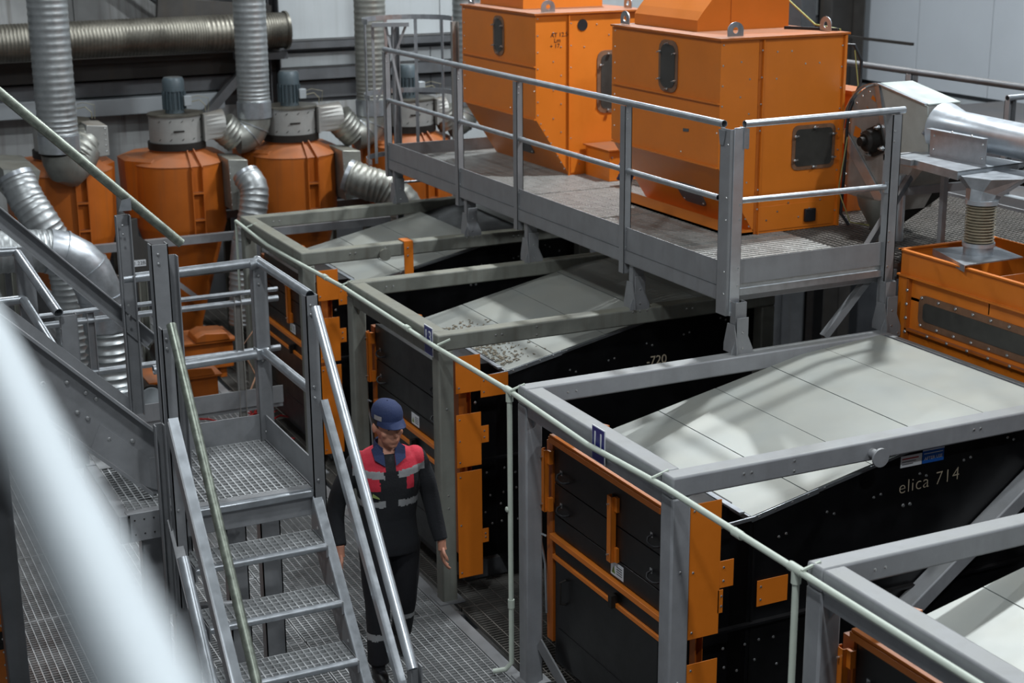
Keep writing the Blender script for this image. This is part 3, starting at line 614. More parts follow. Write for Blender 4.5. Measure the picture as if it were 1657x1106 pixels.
# ================================================================== bucket elevator head with its spout
ex, ec, ez = 7.65, 9.45, 3.21
t = thing('bucket_elevator', 'galvanised bucket elevator head with a black bearing, right of the orange aspirator', 'elevator', (7.8, 9.45, WZ))
P = [(ex, 9.85, 2.75)]+[(ex, ec+.40*cos(a), ez+.42*sin(a)) for a in [R(d) for d in range(0, 91, 10)]]+[(ex, 8.90, 3.53), (ex, 8.85, 3.14), (ex, 9.1, 2.85), (ex, 9.15, 2.72)]
B().prism(P, (.30, 0, 0)).build('casing', M['plate_rusty'], t, smooth=False)
B().prism([(ex-.008, ec, 3.63), (ex-.008, 8.90, 3.53), (ex-.008, 8.85, 3.14), (ex-.008, 9.22, 3.14), (ex-.008, 9.42, 3.6)], (.008, 0, 0)).build('chute_side', M['galv_matte'], t, smooth=False)
B().prism([(ex, ec, 3.635), (ex, 8.90, 3.535), (ex, 8.90, 3.545), (ex, ec, 3.645)], (.30, 0, 0)).build('chute_top', M['galv_matte'], t)
rim = B(); A = [(ex-.02, ec+.41*cos(R(d)), ez+.43*sin(R(d))) for d in range(0, 91, 10)]+[(ex-.02, 8.90, 3.545)]
for a, c in zip(A[:-1], A[1:]): rim.bar(a, c, .03, .008, (0, 0, 1))
rim.build('casing_rim', M['galv'], t)
bolts(t, [(ex-.001, ec+.36*cos(R(d)), ez+.38*sin(R(d))) for d in range(0, 100, 14)]+[(ex-.001, 9.3-.09*k, 3.57-.018*k) for k in range(4)]+[(ex-.001, 9.81, 3.1-.1*k) for k in range(4)], (-1, 0, 0), .011)
B().bar((ex-.012, 9.86, 3.22), (ex-.012, 9.36, 2.76), .012, .09, (0, 0, 1)).build('stiffener', M['galv_bright'], t)
B().bar((ex-.01, 9.47, 3.62), (ex-.01, 9.3, 3.1), .02, .05, (0, 0, 1)).build('stiffener', M['galv'], t)
bq = B().prism([(ex-.03, ec+.13*cos(R(d)), ez-.0+.13*sin(R(d))) for d in (10, 35, 100, 125, 190, 215, 280, 305)], (.03, 0, 0)).build('bearing_flange', M['iron'], t, bevel=.006, label='black cast bearing flange')
B().rings([((ex-.03, ec+.01, ez), (-1, 0, 0), .09), ((ex-.10, ec+.01, ez), (-1, 0, 0), .08), ((ex-.12, ec+.01, ez), (-1, 0, 0), .055), ((ex-.12, ec+.01, ez), (-1, 0, 0), .035), ((ex-.16, ec+.01, ez), (-1, 0, 0), .035)], 20).build('bearing_housing', M['iron'], bq)
for d in (22, 112, 202, 292): B().hexb((ex-.03, ec+.115*cos(R(d)), ez+.115*sin(R(d))), (-1, 0, 0), .02, .022).build('bearing_bolt', M['bolt'], bq)
for (y, z, w_, h_) in ((9.69, 3.24, .1, .1), (9.52, 3.52, .06, .05), (9.44, 3.48, .03, .12), (9.58, 3.44, .05, .02)):
    B().prism([(ex-.001, y-w_/2, z-h_/2), (ex-.001, y+w_/2, z-h_/2+.02), (ex-.001, y+w_/2-.02, z+h_/2), (ex-.001, y-w_/2+.01, z+h_/2-.02)], (-.0015, 0, 0)).build('paint_patch', M['orange'], t, label='orange paint remnant')
# boot below the casing, spout
B().rings([((7.8, 9.5, 2.76), (0, 0, -1), .22), ((7.8, 9.5, 2.68), (0, 0, -1), .2), ((7.8, 9.48, 2.5), (0, 0, -1), .11)], 20).build('boot_cone', M['duct_dusty'], t)
B().cyl((7.62, 9.12, WZ), (7.62, 9.12, 3.0), .045, 16).build('boot_pipe', M['galv_bright'], t)
B().bar((7.0, 8.75, 2.52), (7.6, 9.0, 3.0), .04, .05, (0, 1, 0)).build('knee_strut', M['girt'], t)
# support frame beneath spout
B().box(7.6, 7.64, 8.62, 8.66, WZ, 3.2).box(7.3, 7.34, 8.9, 8.94, WZ, 3.2).box(7.3, 7.6, 8.9, 8.94, 3.16, 3.2).box(7.3, 7.34, 8.64, 8.9, 3.16, 3.2).build('spout_stand', M['walk'], t)
B().rings([((7.8, 8.90, 3.34), (0, -1, 0), .2), ((7.8, 8.885, 3.34), (0, -1, 0), .2)], 4).build('spout_flange', M['galv'], t)
B().rings([((7.8, 8.88, 3.36), (0, -1, 0), .19), ((7.8, 8.72, 3.38), (0, -1, 0), .125), ((7.8, 7.95, 3.365), (0, -1, 0), .122), ((7.8, 7.94, 3.365), (0, -1, 0), .127), ((7.8, 6.4, 3.33), (0, -1, 0), .127)], 28).build('spout_duct', M['galv_bright'], t)
B().box(7.60, 7.606, 8.22, 8.8, 3.2, 3.385).box(7.56, 7.61, 8.22, 8.8, 3.382, 3.388).build('spout_skirt', M['galv'], t)
bolts(t, [(7.599, 8.76, 3.34), (7.599, 8.76, 3.24), (7.599, 8.26, 3.34), (7.599, 8.26, 3.24), (7.58, 8.55, 3.389), (7.58, 8.35, 3.389)], (-1, 0, 0), .01)
tr = B().prism([(7.36, 8.86, 3.19), (7.86, 8.92, 3.19), (7.93, 8.2, 3.19), (7.27, 8.12, 3.19)], (0, 0, .01)).prism([(7.36, 8.86, 3.19), (7.27, 8.12, 3.19), (7.275, 8.12, 3.14), (7.36, 8.86, 3.14)], (.006, 0, 0)).prism([(7.27, 8.12, 3.2), (7.93, 8.2, 3.2), (7.93, 8.2, 3.16), (7.27, 8.12, 3.15)], (0, .006, 0)).build('tray', M['galv'], t, smooth=False)
B().rings([((7.55, 8.08, 3.17), (0, 0, -1), .27), ((7.42, 8.02, 3.06), (-.3, 0, -1), .12), ((7.38, 8.0, 3.0), (0, 0, -1), .1)], 8).build('hopper', M['galv'], t, smooth=False)
B().bar((7.5, 9.0, 2.9), (7.95, 8.75, 2.95), .04, .06).build('cross_bar', M['walk'], t)
B().bar((8.05, 8.95, 2.98), (7.75, 9.4, 2.52), .05, .07, (0, 0, 1)).build('dark_brace', M['iron'], t)
B().rings([((7.95, 8.3, 3.1), (0, -1, 0), .06), ((7.95, 7.9, 3.08), (0, -1, 0), .06)], 16).build('gear_motor', M['iron'], t)
for k in range(8): B().cyl((7.95, 8.26-.045*k, 3.1), (7.95, 8.25-.045*k, 3.1), .072, 16).build('cooling_fin', M['iron'], t)
# ribbed hose down to the intake box
b = B(); rs = []
n = 90
for i in range(n+1):
    z = 3.0-.30*i/n; rs.append(((7.39, 8.0, z), (0, 0, -1), .092+.012*sin(2*pi*i/6)))
hs = b.rings(rs, 24).build('ribbed_hose', M['hose'], t, label='beige ribbed hose')
B().rings([((7.39, 8.0, 2.725), (0, 0, 1), .11), ((7.39, 8.0, 2.70), (0, 0, 1), .11)], 24).build('hose_clamp', M['galv_bright'], t)
B().rings([((7.39, 8.0, 3.02), (0, 0, 1), .11), ((7.39, 8.0, 2.99), (0, 0, 1), .11)], 24).build('hose_clamp', M['galv_bright'], t)
B().cyl((7.39, 8.0, 2.72), (7.39, 8.0, 2.64), .1, 24).build('hose_collar', M['galv'], t)
B().prism([(7.06, 7.76, 2.638), (7.22, 8.26, 2.638), (7.66, 8.16, 2.638), (7.58, 7.77, 2.638)], (0, 0, .008)).prism([(7.06, 7.76, 2.60), (7.22, 8.26, 2.60), (7.22, 8.26, 2.64), (7.06, 7.76, 2.64)], (.006, 0, 0)).build('hose_plate', M['galv'], t, smooth=False)

# orange rear housing half hidden between aspirator and elevator
t = thing('orange_housing', 'dusty orange housing half hidden behind the elevator head', 'machine', (8.3, 10.6, WZ))
B().box(7.98, 8.16, 10.2, 11.4, WZ, 3.46).build('housing_body', M['orange_dark'], t); B().box(7.95, 8.19, 10.17, 11.43, 3.46, 3.49).build('housing_lid', M['orange_dark'], t)
bolts(t, [(8.02+.05*k, 10.199, 3.4) for k in range(3)], (0, -1, 0), .01)

# ================================================================== orange intake box at the right edge
t = thing('intake_box', 'orange open-topped intake box with a long dark window, at the right edge of the photo', 'machine', (7.4, 6.4, 0))
ya, yb, xa, xb = 4.8, 8.44, 7.10, 7.95
B().box(xa, xa+.006, ya, yb, 2.44, 2.62).box(xa, xb, yb-.006, yb, 2.3, 2.62).box(xb, xb+.006, ya, yb, 2.3, 2.62).box(xa, xb, ya, ya+.006, 2.44, 2.62).build('tray_wall', M['orange'], t)
B().box(xa-.02, xa+.012, ya, yb, 2.615, 2.625).box(xa-.02, xb, yb-.02, yb+.01, 2.615, 2.625).build('tray_rim', M['orange'], t)
B().box(xa+.01, xb, 7.55, 7.56, 2.35, 2.6).box(xa+.05, xa+.06, 7.0, 8.42, 2.3, 2.55).build('tray_divider', M['orange_dark'], t)
B().box(xa+.01, xb, ya, yb, 2.28, 2.3).build('tray_floor', M['girt_dark'], t)
B().box(xa-.03, xa+.02, ya, yb, 2.44, 2.452).build('long_flange', M['orange'], t)
B().box(xa+.01, xa+.03, ya, yb-.09, 1.98, 2.44).build('long_panel', M['orange'], t)
B().box(xa-.01, xa+.14, yb-.09, yb, 1.6, 2.44).build('corner_column', M['orange'], t)
B().box(xa-.02, xa+.01, yb-.12, yb-.1, 1.75, 2.43).box(xa-.02, xa+.01, ya, yb-.1, 2.06, 2.075).build('bolt_flange', M['orange_dark'], t)
window(t, (xa+.01, 6.85, 2.225), (0, -1, 0), 2.66, .13, nuts=False, rimw=.05, r=.03)
rn = [B().hexb((xa, 8.2-.17*k, z), (-1, 0, 0), .012, .012) for k in range(16) for z in (2.325, 2.12)]
bolts(t, [(xa, 8.2-.17*k, z+.0) for k in range(16) for z in (2.32, 2.125)]+[(xa-.02, 8.1-.2*k, 2.068) for k in range(12)]+[(xa-.022, 8.33, 2.35-.1*k) for k in range(6)], (-1, 0, 0), .013)
B().bar((xa+.02, 6.6, 2.06), (xa+.5, 6.6, 1.75), .01, 3.5, (0, 1, 0)).build('lower_slope', M['orange_dark'], t)
B().box(xa+.15, xb, ya, yb-.15, 0, 1.98).build('stand', M['black'], t)

# ================================================================== far right: guard rails, hoods, cabinet
t = thing('guard_rail', 'long dark tube guard rail running along the far right platform', 'railing', (9.5, 10, WZ), 'guard rails at the right')
B().pipe((9.5, 4.5, 3.46), (9.5, 13.5, 3.46), .03, 14).build('rail_tube', M['girt'], t)
for y in (5.5, 7.5, 11.3, 12.8): B().chan((9.5, y, WZ-.1), (9.5, y, 3.44), .07, .09, .006, (1, 0, 0)).build('rail_post', M['walk'], t)
B().box(9.48, 9.5, 4.5, 13.5, WZ-.2, WZ-.05).build('toe_board', M['walk'], t)
t = thing('guard_rail', 'short grey guard rail returning to the right at the photo edge', 'railing', (9.7, 10.2, WZ), 'guard rails at the right')
B().pipe((9.62, 10.2, 3.33), (11.5, 10.2, 3.36), .026, 14).build('rail_tube', M['galv'], t)
B().chan((9.66, 10.2, WZ-.1), (9.66, 10.2, 3.31), .06, .08, .006, (1, 0, 0)).build('rail_post', M['walk'], t)
B().chan((11.4, 10.2, WZ-.1), (11.4, 10.2, 3.33), .06, .08, .006, (1, 0, 0)).build('rail_post', M['walk'], t)
t = thing('guard_rail', 'thin black angle rail in front of the pale right wall', 'railing', (11, 13.2, WZ), 'guard rails at the right')
B().bar((11, 14.4, 3.5), (11, 13.1, 3.5), .03, .03).build('rail_bar', M['iron'], t); B().bar((11, 13.12, 2.4), (11, 13.12, 3.49), .03, .03).build('rail_post', M['iron'], t); B().bar((11, 14.3, 2.4), (11, 14.3, 3.49), .03, .03).build('rail_post', M['iron'], t)
t = thing('far_platform', 'dark grey platform with stepped hoods behind the guard rail', 'platform', (11, 10, 0))
B().box(9.55, 14.9, 4, 15.8, 2.28, 2.38).build('deck', M['dark'], t)
B().box(10.6, 13.5, 6, 12.4, 2.38, 2.72).build('hood_step', M['dark'], t, bevel=.02)
B().box(9.6, 9.7, 4, 12, 2.2, 2.5).build('edge_strip', M['cabinet'], t)
for y in (5, 9, 13):
    for x in (9.8, 14.5): B().box(x, x+.12, y, y+.12, -3, 2.28).build('leg', M['girt'], t)
t = thing('low_hood', 'smooth dark grey sloping hood on the walkway behind the elevator spout', 'machine', (8.6, 8.0, 0))
B().prism([(8.1, 4.5, 0), (9.3, 4.5, 0), (9.3, 4.5, 2.46), (8.9, 4.5, 2.44), (8.1, 4.5, 2.3)], (0, 3.95, 0)).build('hood_body', M['dark'], t, bevel=.01)
for k in range(3): B().bar((8.12, 8.45-.25*k, 2.315), (8.9, 8.45-.25*k, 2.455), .05, .012).build('hood_rib', M['walk'], t)
t = thing('control_cabinet', 'pale grey control cabinet with black slots at the right edge', 'cabinet', (8.9, 8.3, 2.4))
B().box(8.75, 8.8, 7.3, 8.7, 2.45, 2.92).build('cabinet_body', M['cabinet'], t, bevel=.006)
for (y, z) in ((8.45, 2.85), (8.3, 2.8), (8.38, 2.65), (8.05, 2.72)): B().box(8.742, 8.75, y-.02, y+.02, z-.04, z+.03).build('slot', M['iron'], t)
B().box(8.70, 8.75, 6.9, 8.8, 2.70, 2.74).build('rail', M['walk'], t)
B().path([(8.73, 8.55, 2.95), (8.7, 8.5, 2.8), (8.72, 8.42, 2.72), (8.74, 8.36, 2.74)], .014, 8).build('cable', M['iron'], t)

# ================================================================== cyclones at the back
YC = 17.3
def corr(b, pts, r, pitch=.07, amp=.012, seg=28, cap=True):
    """ribbed duct along a polyline, rounded through its points"""
    pts = [V(p) for p in pts]; L = [0]
    for a, c in zip(pts[:-1], pts[1:]): L.append(L[-1]+(c-a).length)
    tot = L[-1]
    def at_(s_):
        s_ = min(max(s_, 0), tot)
        for i in range(len(L)-1):
            if s_ <= L[i+1]+1e-9: break
        f = (s_-L[i])/(L[i+1]-L[i]); p0 = pts[max(i-1, 0)]; p1 = pts[i]; p2 = pts[i+1]; p3 = pts[min(i+2, len(pts)-1)]
        return .5*((2*p1)+(p2-p0)*f+(2*p0-5*p1+4*p2-p3)*f*f+(3*p1-p0-3*p2+p3)*f**3)
    n = int(tot/pitch*5); rs = []
    for i in range(n+1):
        s_ = tot*i/n; c = at_(s_); d = at_(s_+.02)-at_(s_-.02); rs.append((c, d, r+amp*(1, .35, 0, 0, .35)[i % 5]))
    return b.rings(rs, seg, cap, cap)
def make_cyclone(cx, label, stuffed=True):
    t = thing('cyclone', label, 'cyclone', (cx, YC, 0), 'row of orange cyclones')
    B().rings([((cx, YC, 2.2), (0, 0, -1), .50), ((cx, YC, 1.5), (0, 0, -1), .50), ((cx, YC, 1.47), (0, 0, -1), .49), ((cx, YC, .32), (0, 0, -1), .16), ((cx, YC, .26), (0, 0, -1), .16)], 36).build('barrel', M['orange_dark'], t)
    B().cyl((cx, YC, .26), (cx, YC, .22), .19, 24).build('outlet_ring', M['galv'], t)
    B().rings([((cx, YC, 2.2), (0, 0, 1), .51), ((cx, YC, 2.33), (0, 0, 1), .30), ((cx, YC, 2.35), (0, 0, 1), .30)], 36).build('roof_cone', M['orange_dark'], t)
    B().rings([((cx-.02, YC+.22, 1.6), (0, 0, 1), .58), ((cx-.02, YC+.22, 2.24), (0, 0, 1), .60), ((cx-.02, YC+.2, 2.27), (0, 0, 1), .54)], 10).build('outer_scroll', M['orange_dark'], t, smooth=False)
    # ladder-like strip down the front
    fy = YC-.5; fx = cx+.07
    f = B(); f.box(fx-.065, fx-.055, fy-.05, fy+.02, 1.45, 2.2); f.box(fx+.055, fx+.065, fy-.05, fy+.02, 1.45, 2.2)
    f.prism([(fx-.065, fy-.05, 2.2), (fx-.055, fy-.05, 2.2), (fx-.03, YC-.3, 2.37), (fx-.04, YC-.3, 2.37)], (0, 0, -.04)); f.prism([(fx+.065, fy-.05, 2.2), (fx+.055, fy-.05, 2.2), (fx+.03, YC-.3, 2.37), (fx+.04, YC-.3, 2.37)], (0, 0, -.04))
    fo = f.build('front_strip', M['orange_dark'], t)
    for z in (1.9, 1.6): B().box(fx-.055, fx+.055, fy-.05, fy+.02, z, z+.02).build('strip_rung', M['orange_dark'], fo)
    B().cyl((cx, YC, 2.35), (cx, YC, 2.43), .32, 30).build('collar', M['iron'], t, label='black collar')
    d = B().cyl((cx, YC, 2.43), (cx, YC, 2.72), .295, 32).build('fan_drum', M['fan'], t)
    pts = [(cx+.297*sin(R(a)), YC-.297*cos(R(a)), z) for a in (-50, -25, 0, 25, 50) for z in (2.67, 2.47)]
    b = B()
    for p in pts: b.bar(V(p)+V((-.012, 0, -.006)), V(p)+V((.012, 0, .012)), .006, .006)
    b.build('fan_hooks', M['iron'], d, kind='stuff')
    B().box(cx-.1, cx+.02, YC-.303, YC-.29, 2.56, 2.575).build('maker_slot', M['iron'], d)
    B().cyl((cx, YC, 2.72), (cx, YC, 2.74), .31, 32).build('drum_lid', M['duct_brown'], t)
    mo = B().cyl((cx, YC, 2.74), (cx, YC, 3.0), .105, 24).build('motor', M['motor'], t, label='blue-grey motor')
    for k in range(18):
        a = 2*pi*k/18; B().bar((cx+.118*cos(a), YC+.118*sin(a), 2.78), (cx+.118*cos(a), YC+.118*sin(a), 2.98), .028, .008, (-sin(a), cos(a), 0)).build('cooling_fin', M['motor'], mo)
    B().rings([((cx, YC, 2.98), (0, 0, 1), .12), ((cx, YC, 3.10), (0, 0, 1), .12), ((cx, YC, 3.13), (0, 0, 1), .10)], 24).build('fan_cover', M['motor'], mo)
    B().box(cx+.08, cx+.16, YC-.14, YC-.04, 2.82, 2.93).build('terminal_box', M['green'] if False else M['cabinet'], mo, bevel=.006)
    B().path([(cx+.16, YC-.1, 2.86), (cx+.25, YC-.14, 2.88), (cx+.31, YC-.14, 2.82), (cx+.32, YC-.1, 2.75)], .005, 8).path([(cx+.14, YC-.12, 2.9), (cx+.22, YC-.16, 2.93), (cx+.34, YC-.18, 2.9), (cx+.35, YC-.1, 2.74)], .003, 6).build('motor_lead', M['gasket2'], mo)
    return t
lbl = ['orange cyclone at the far left edge behind the ribbed ducts', 'orange cyclone with blue-grey motor, above the landing stairs, second from the left', 'orange cyclone with blue-grey motor, directly above the far corner of the machine frames', 'rightmost orange cyclone, half hidden behind the caged ladder']
CX = [2.95, 4.20, 5.53, 7.0]
cyc = []
for i, c in enumerate(CX):
    if i == 0: cyc.append(make_cyclone(c, lbl[0]))
    else: cyc.append(copy_tree(cyc[0], (c-CX[0], 0, 0), lbl[i]))
# shared stand below the cyclones
t = thing('cyclone_stand', 'grey steel stand carrying the row of cyclones', 'stand', (4.8, YC-.5, 0))
B().bar((1.8, YC-.62, 1.42), (8.2, YC-.62, 1.42), .07, .09).build('front_beam', M['walk'], t); B().bar((1.8, YC+.62, 1.42), (8.2, YC+.62, 1.42), .07, .09).build('rear_beam', M['walk'], t)
for x in (2.25, 3.57, 4.88, 6.2, 7.8):
    for y in (YC-.62, YC+.62): B().chan((x, y, 0), (x, y, 1.38), .07, .09, .007, (1, 0, 0)).build('leg', M['frame_old'], t)
for x in (2.25, 3.57, 4.88, 6.2): B().bar((x, YC-.6, 1.3), (x+.6, YC-.6, .75), .05, .05, (0, 1, 0)).build('brace', M['walk'], t)
t = thing('back_pallet', 'white-grey sheet metal chute under the cyclones, seen between the rails', 'chute', (4.9, 16.4, 0))
B().prism([(4.75, 16.3, .02), (5.1, 16.3, .02), (5.3, 16.3, .6), (4.85, 16.3, .7)], (0, .3, 0)).build('chute_body', M['girt'], t)
# ducts
def duct(label, cat='duct', loc=(0, 0, 0), group=None): return thing('ribbed_duct', label, cat, loc, group)
def vduct(x, y, r, z0, zt, label, trans, mt='duct'):
    t = duct(label, loc=(x, y, z0), group='vertical ribbed ducts')
    corr(B(), [(x, y, z0), (x+.005, y, (z0+zt)/2), (x+.01, y, zt)], r, .058, .0045).build('ribbed_pipe', M[mt], t)
    B().cyl((x, y, z0+.02), (x, y, z0-.16), r+.012, 30).build('smooth_collar', M['galv'], t)
    E_ = []; n = 7; ox = trans[0]
    # elbow in welded segments
    sgn = 1 if x > ox else -1; rr_ = .22
    for i in range(n+1):
        a = R(90*i/n); E_.append((x-sgn*rr_*(1-cos(a)), y+(trans[1]-y)*i/n, z0-.16-rr_*sin(a)))
    B().path(E_, r, 28).build('elbow', M['duct_dusty'], t)
    for i in (2, 4): 
        c = V(E_[i]); d = V(E_[i+1])-V(E_[i-1]); B().rings([(c-d.normalized()*.006, d, r+.008), (c+d.normalized()*.006, d, r+.008)], 28).build('weld_seam', M['galv'], t)
    e = V(E_[-1]); zc = 2.58; L = abs(e.x-ox)
    corr(B(), [(e.x, e.y, e.z), (e.x-sgn*L*.25, e.y, (e.z+zc)/2), (e.x-sgn*L*.45, e.y, zc)], r*.96, .05, .006, 26).build('ribbed_neck', M['duct_dusty'], t)
    b = B(); q = V((ox, e.y, zc)); p = V((e.x-sgn*L*.42, e.y, zc))
    k = 24; A = []; C_ = []
    for i in range(k):
        a = 2*pi*i/k; A.append((p.x, p.y+r*cos(a), p.z+r*sin(a)))
        s_ = max(abs(cos(a)), abs(sin(a))); C_.append((q.x, q.y+.14*cos(a)/s_, q.z+.135*sin(a)/s_))
    b.add(A+C_, [(i, (i+1) % k, (i+1) % k+k, i+k) for i in range(k)]); b.build('transition', M['fan'], t, smooth=False)
    B().box(min(ox, ox-sgn*.02), max(ox, ox-sgn*.02), q.y-.15, q.y+.15, zc-.15, zc+.15).build('flange', M['fan'], t)
    return t
vduct(5.08, 17.2, .18, 2.80, 5.4, 'tall ribbed metal duct rising from the second cyclone, before the dark wall column', (4.48, 17.2))
vduct(6.50, 17.2, .18, 2.74, 5.4, 'dull ribbed metal duct rising beside the caged ladder', (5.81, 17.2), 'duct_dusty')
vduct(7.72, 17.2, .165, 2.78, 5.4, 'ribbed metal duct rising between the caged ladder and the orange aspirator', (7.28, 17.2))
# duct of the first cyclone: stands in front of it
t = duct('widest ribbed metal duct rising at the upper left in front of the first cyclone', loc=(2.79, 16.6, 2.7), group='vertical ribbed ducts')
corr(B(), [(2.80, 16.6, 2.66), (2.80, 16.6, 4.0), (2.81, 16.6, 5.4)], .20, .066, .0055).build('ribbed_pipe', M['duct'], t)
B().cyl((2.80, 16.6, 2.68), (2.80, 16.6, 2.5), .212, 30).build('smooth_collar', M['galv'], t)
B().path([(2.80, 16.6, 2.5), (2.81, 16.61, 2.42), (2.84, 16.64, 2.34), (2.9, 16.7, 2.3), (3.0, 16.78, 2.36), (3.08, 16.85, 2.48)], .195, 28).build('elbow', M['duct_dusty'], t)
corr(B(), [(2.98, 16.76, 2.4), (3.07, 16.84, 2.5), (3.16, 16.95, 2.56)], .175, .05, .012).build('ribbed_neck', M['duct_dusty'], t)
B().prism([(3.08, 16.75, 2.38), (3.34, 16.75, 2.40), (3.34, 16.75, 2.72), (3.12, 16.75, 2.74)], (0, .45, 0)).build('fan_box', M['fan'], t, bevel=.01)
bolts(t, [(3.31, 16.749, 2.45+.06*k) for k in range(5)], (0, -1, 0), .009)
# horizontal duct on the back wall
t = duct('wide horizontal ribbed duct, brown with dust, running along the back wall', loc=(3, 18.9, 3.2), group=None)
corr(B(), [(0.8, 18.85, 3.44), (3.0, 18.85, 3.45), (5.0, 18.85, 3.46), (6.0, 18.85, 3.46)], .215, .04, .005, 28).build('ribbed_pipe', M['duct_brown'], t)
B().cyl((6.0, 18.85, 3.46), (6.03, 18.85, 3.46), .235, 28).build('end_ring', M['duct_brown'], t)
B().box(5.4, 6.0, 18.75, 19.08, 3.12, 3.2).build('bracket', M['girt'], t); B().box(1.9, 2.5, 18.75, 19.08, 3.12, 3.2).build('bracket', M['cabinet'], t)
# inlet ducts of the cyclones
def inlet(cx, pts, r, label, box=True, mt='duct', straight=None):
    t = duct(label, loc=pts[0], group='curved inlet ducts')
    x = cx+.42
    if box:
        B().prism([(x, 16.75, 2.26), (x+.22, 16.75, 2.24), (x+.24, 16.75, 1.72), (x+.02, 16.75, 1.68)], (0, .5, 0)).build('inlet_box', M['duct_dusty'], t, bevel=.01)
        bolts(t, [(x+.015, 16.749, 1.75+.07*k) for k in range(7)], (0, -1, 0), .007)
    B().path([V(pts[0])-(V(pts[1])-V(pts[0])).normalized()*.05, pts[0]], r*.98, 24).build('neck', M['galv'], t)
    corr(B(), pts, r, .06, .007, 26).build('ribbed_hose', M[mt], t)
    if straight: B().path(straight, r+.01, 26).build('smooth_sleeve', M['galv'], t)
    return t
inlet(4.20, [(4.74, 16.45, 2.1), (4.78, 16.35, 1.98), (4.74, 16.3, 1.75), (4.66, 16.3, 1.45), (4.6, 16.3, 1.1), (4.56, 16.3, .5)], .15, 'ribbed duct curving down from the second cyclone beside the landing rail', straight=[(4.65, 16.3, 1.42), (4.61, 16.3, 1.15)])
inlet(5.53, [(5.95, 16.5, 2.0), (6.1, 16.4, 1.93), (6.3, 16.3, 1.85), (6.48, 16.2, 1.66), (6.52, 16.2, 1.3)], .19, 'dusty ribbed duct curving down behind the far frame beam', mt='duct_dusty')
inlet(2.95, [(2.22, 15.7, 2.4), (2.28, 15.6, 2.2), (2.4, 15.5, 1.95), (2.55, 15.5, 1.6), (2.6, 15.5, 1.1), (2.58, 15.5, .3)], .17, 'ribbed duct dropping from the first cyclone at the left edge', box=False)
B().prism([(2.1, 15.72, 2.5), (2.45, 15.72, 2.46), (2.4, 15.72, 2.28), (2.12, 15.72, 2.2)], (0, 1.1, 0)).build('inlet_box', M['duct_dusty'], [o for o in COL.objects if o.name.startswith('ribbed_duct') and o.parent is None][-1])
# large bent duct in front, left
t = duct('large bent ribbed duct with smooth elbow at the left, dropping behind the stair rail', loc=(2.4, 13.8, .7))
corr(B(), [(.9, 13.8, 2.02), (1.6, 13.8, 2.10), (2.2, 13.8, 2.06)], .185, .055, .006).build('ribbed_pipe', M['duct'], t)
B().path([(2.15, 13.8, 2.065), (2.28, 13.8, 2.03), (2.4, 13.8, 1.95), (2.5, 13.8, 1.83), (2.56, 13.8, 1.66), (2.6, 13.8, 1.48), (2.6, 13.8, 1.3)], .20, 28).build('smooth_elbow', M['galv'], t)
for (p, d) in (((2.28, 13.8, 2.03), (1, 0, -.4)), ((2.47, 13.8, 1.87), (.6, 0, -1)), ((2.575, 13.8, 1.6), (.2, 0, -1))):
    d = V(d).normalized(); B().rings([(V(p)-d*.008, d, .208), (V(p)+d*.008, d, .208)], 28).build('elbow_seam', M['galv'], t)
corr(B(), [(2.6, 13.8, 1.32), (2.6, 13.8, 1.1), (2.6, 13.8, .72)], .18, .07, .022).build('ribbed_hose', M['duct'], t)
B().cyl((2.6, 13.8, .74), (2.6, 13.8, .66), .215, 28).cyl((2.6, 13.8, .68), (2.6, 13.8, 0), .17, 20).build('hose_clamp', M['galv_bright'], t)

# orange conveyors and motors on the floor beneath the cyclones
def drive(x, y, label, s=1, a=0):
    t = thing('orange_conveyor', label, 'conveyor', (x, y, 0), 'orange conveyor drives on the floor')
    B().box(x-.45*s, x+.5*s, y-.2, y+.3, .12, .42).build('trough', M['orange_dark'], t, bevel=.01)
    B().box(x-.5*s, x+.55*s, y-.24, y+.34, .42, .44).build('lid', M['orange_dark'], t)
    B().box(x-.4*s, x-.3*s, y-.15, y+.2, 0, .12).box(x+.3*s, x+.4*s, y-.15, y+.2, 0, .12).build('feet', M['orange_dark'], t, kind='stuff')
    B().prism([(x-.1*s, y-.25, .44), (x+.45*s, y-.25, .44), (x+.4*s, y-.25, .52), (x+.05*s, y-.25, .54), (x-.08*s, y-.25, .5)], (0, .35, 0)).build('guard', M['orange_dark'], t, bevel=.01)
    B().cyl((x-.5*s, y-.28, .3), (x-.5*s, y+.15, .3), .13, 20).build('drive_motor', M['iron'], t)
    B().cyl((x-.5*s, y-.3, .3), (x-.5*s, y-.28, .3), .11, 20).build('motor_cap', M['cabinet'], t)
drive(3.5, 15.0, 'orange conveyor drive below the landing rail, nearest the bent duct', .7)
drive(4.0, 16.2, 'orange conveyor drive below the second cyclone', .7)
drive(4.9, 15.2, 'orange conveyor drive beside the farthest frame', .8)
# red and grey cables
t = thing('cable_bundle', 'tangled red cables lying behind the landing toe board', 'cable', (3.95, 14.3, 0))
rnd = random.Random(5)
for k in range(9):
    P = [(3.95+rnd.uniform(-.15, .15), 14.3+rnd.uniform(-.3, .3), .02+.02*k)]
    for j in range(7): P.append((P[-1][0]+rnd.uniform(-.16, .16), P[-1][1]+rnd.uniform(-.2, .2), max(.02, P[-1][2]+rnd.uniform(-.03, .03))))
    B().path(P, .009, 6).build('cable', M['red'], t)
B().path([(3.6, 13.0, 1.2), (3.7, 12.9, .95), (3.45, 12.6, .7), (3.6, 12.4, .45), (3.5, 12.6, .3), (3.7, 13.2, .05)], .009, 6).path([(3.8, 13.0, 1.9), (3.75, 12.95, 1.4), (3.55, 12.8, 1.25), (3.68, 12.6, .9), (3.55, 12.3, .6)], .007, 6).build('hanging_cable', M['gasket'], t)

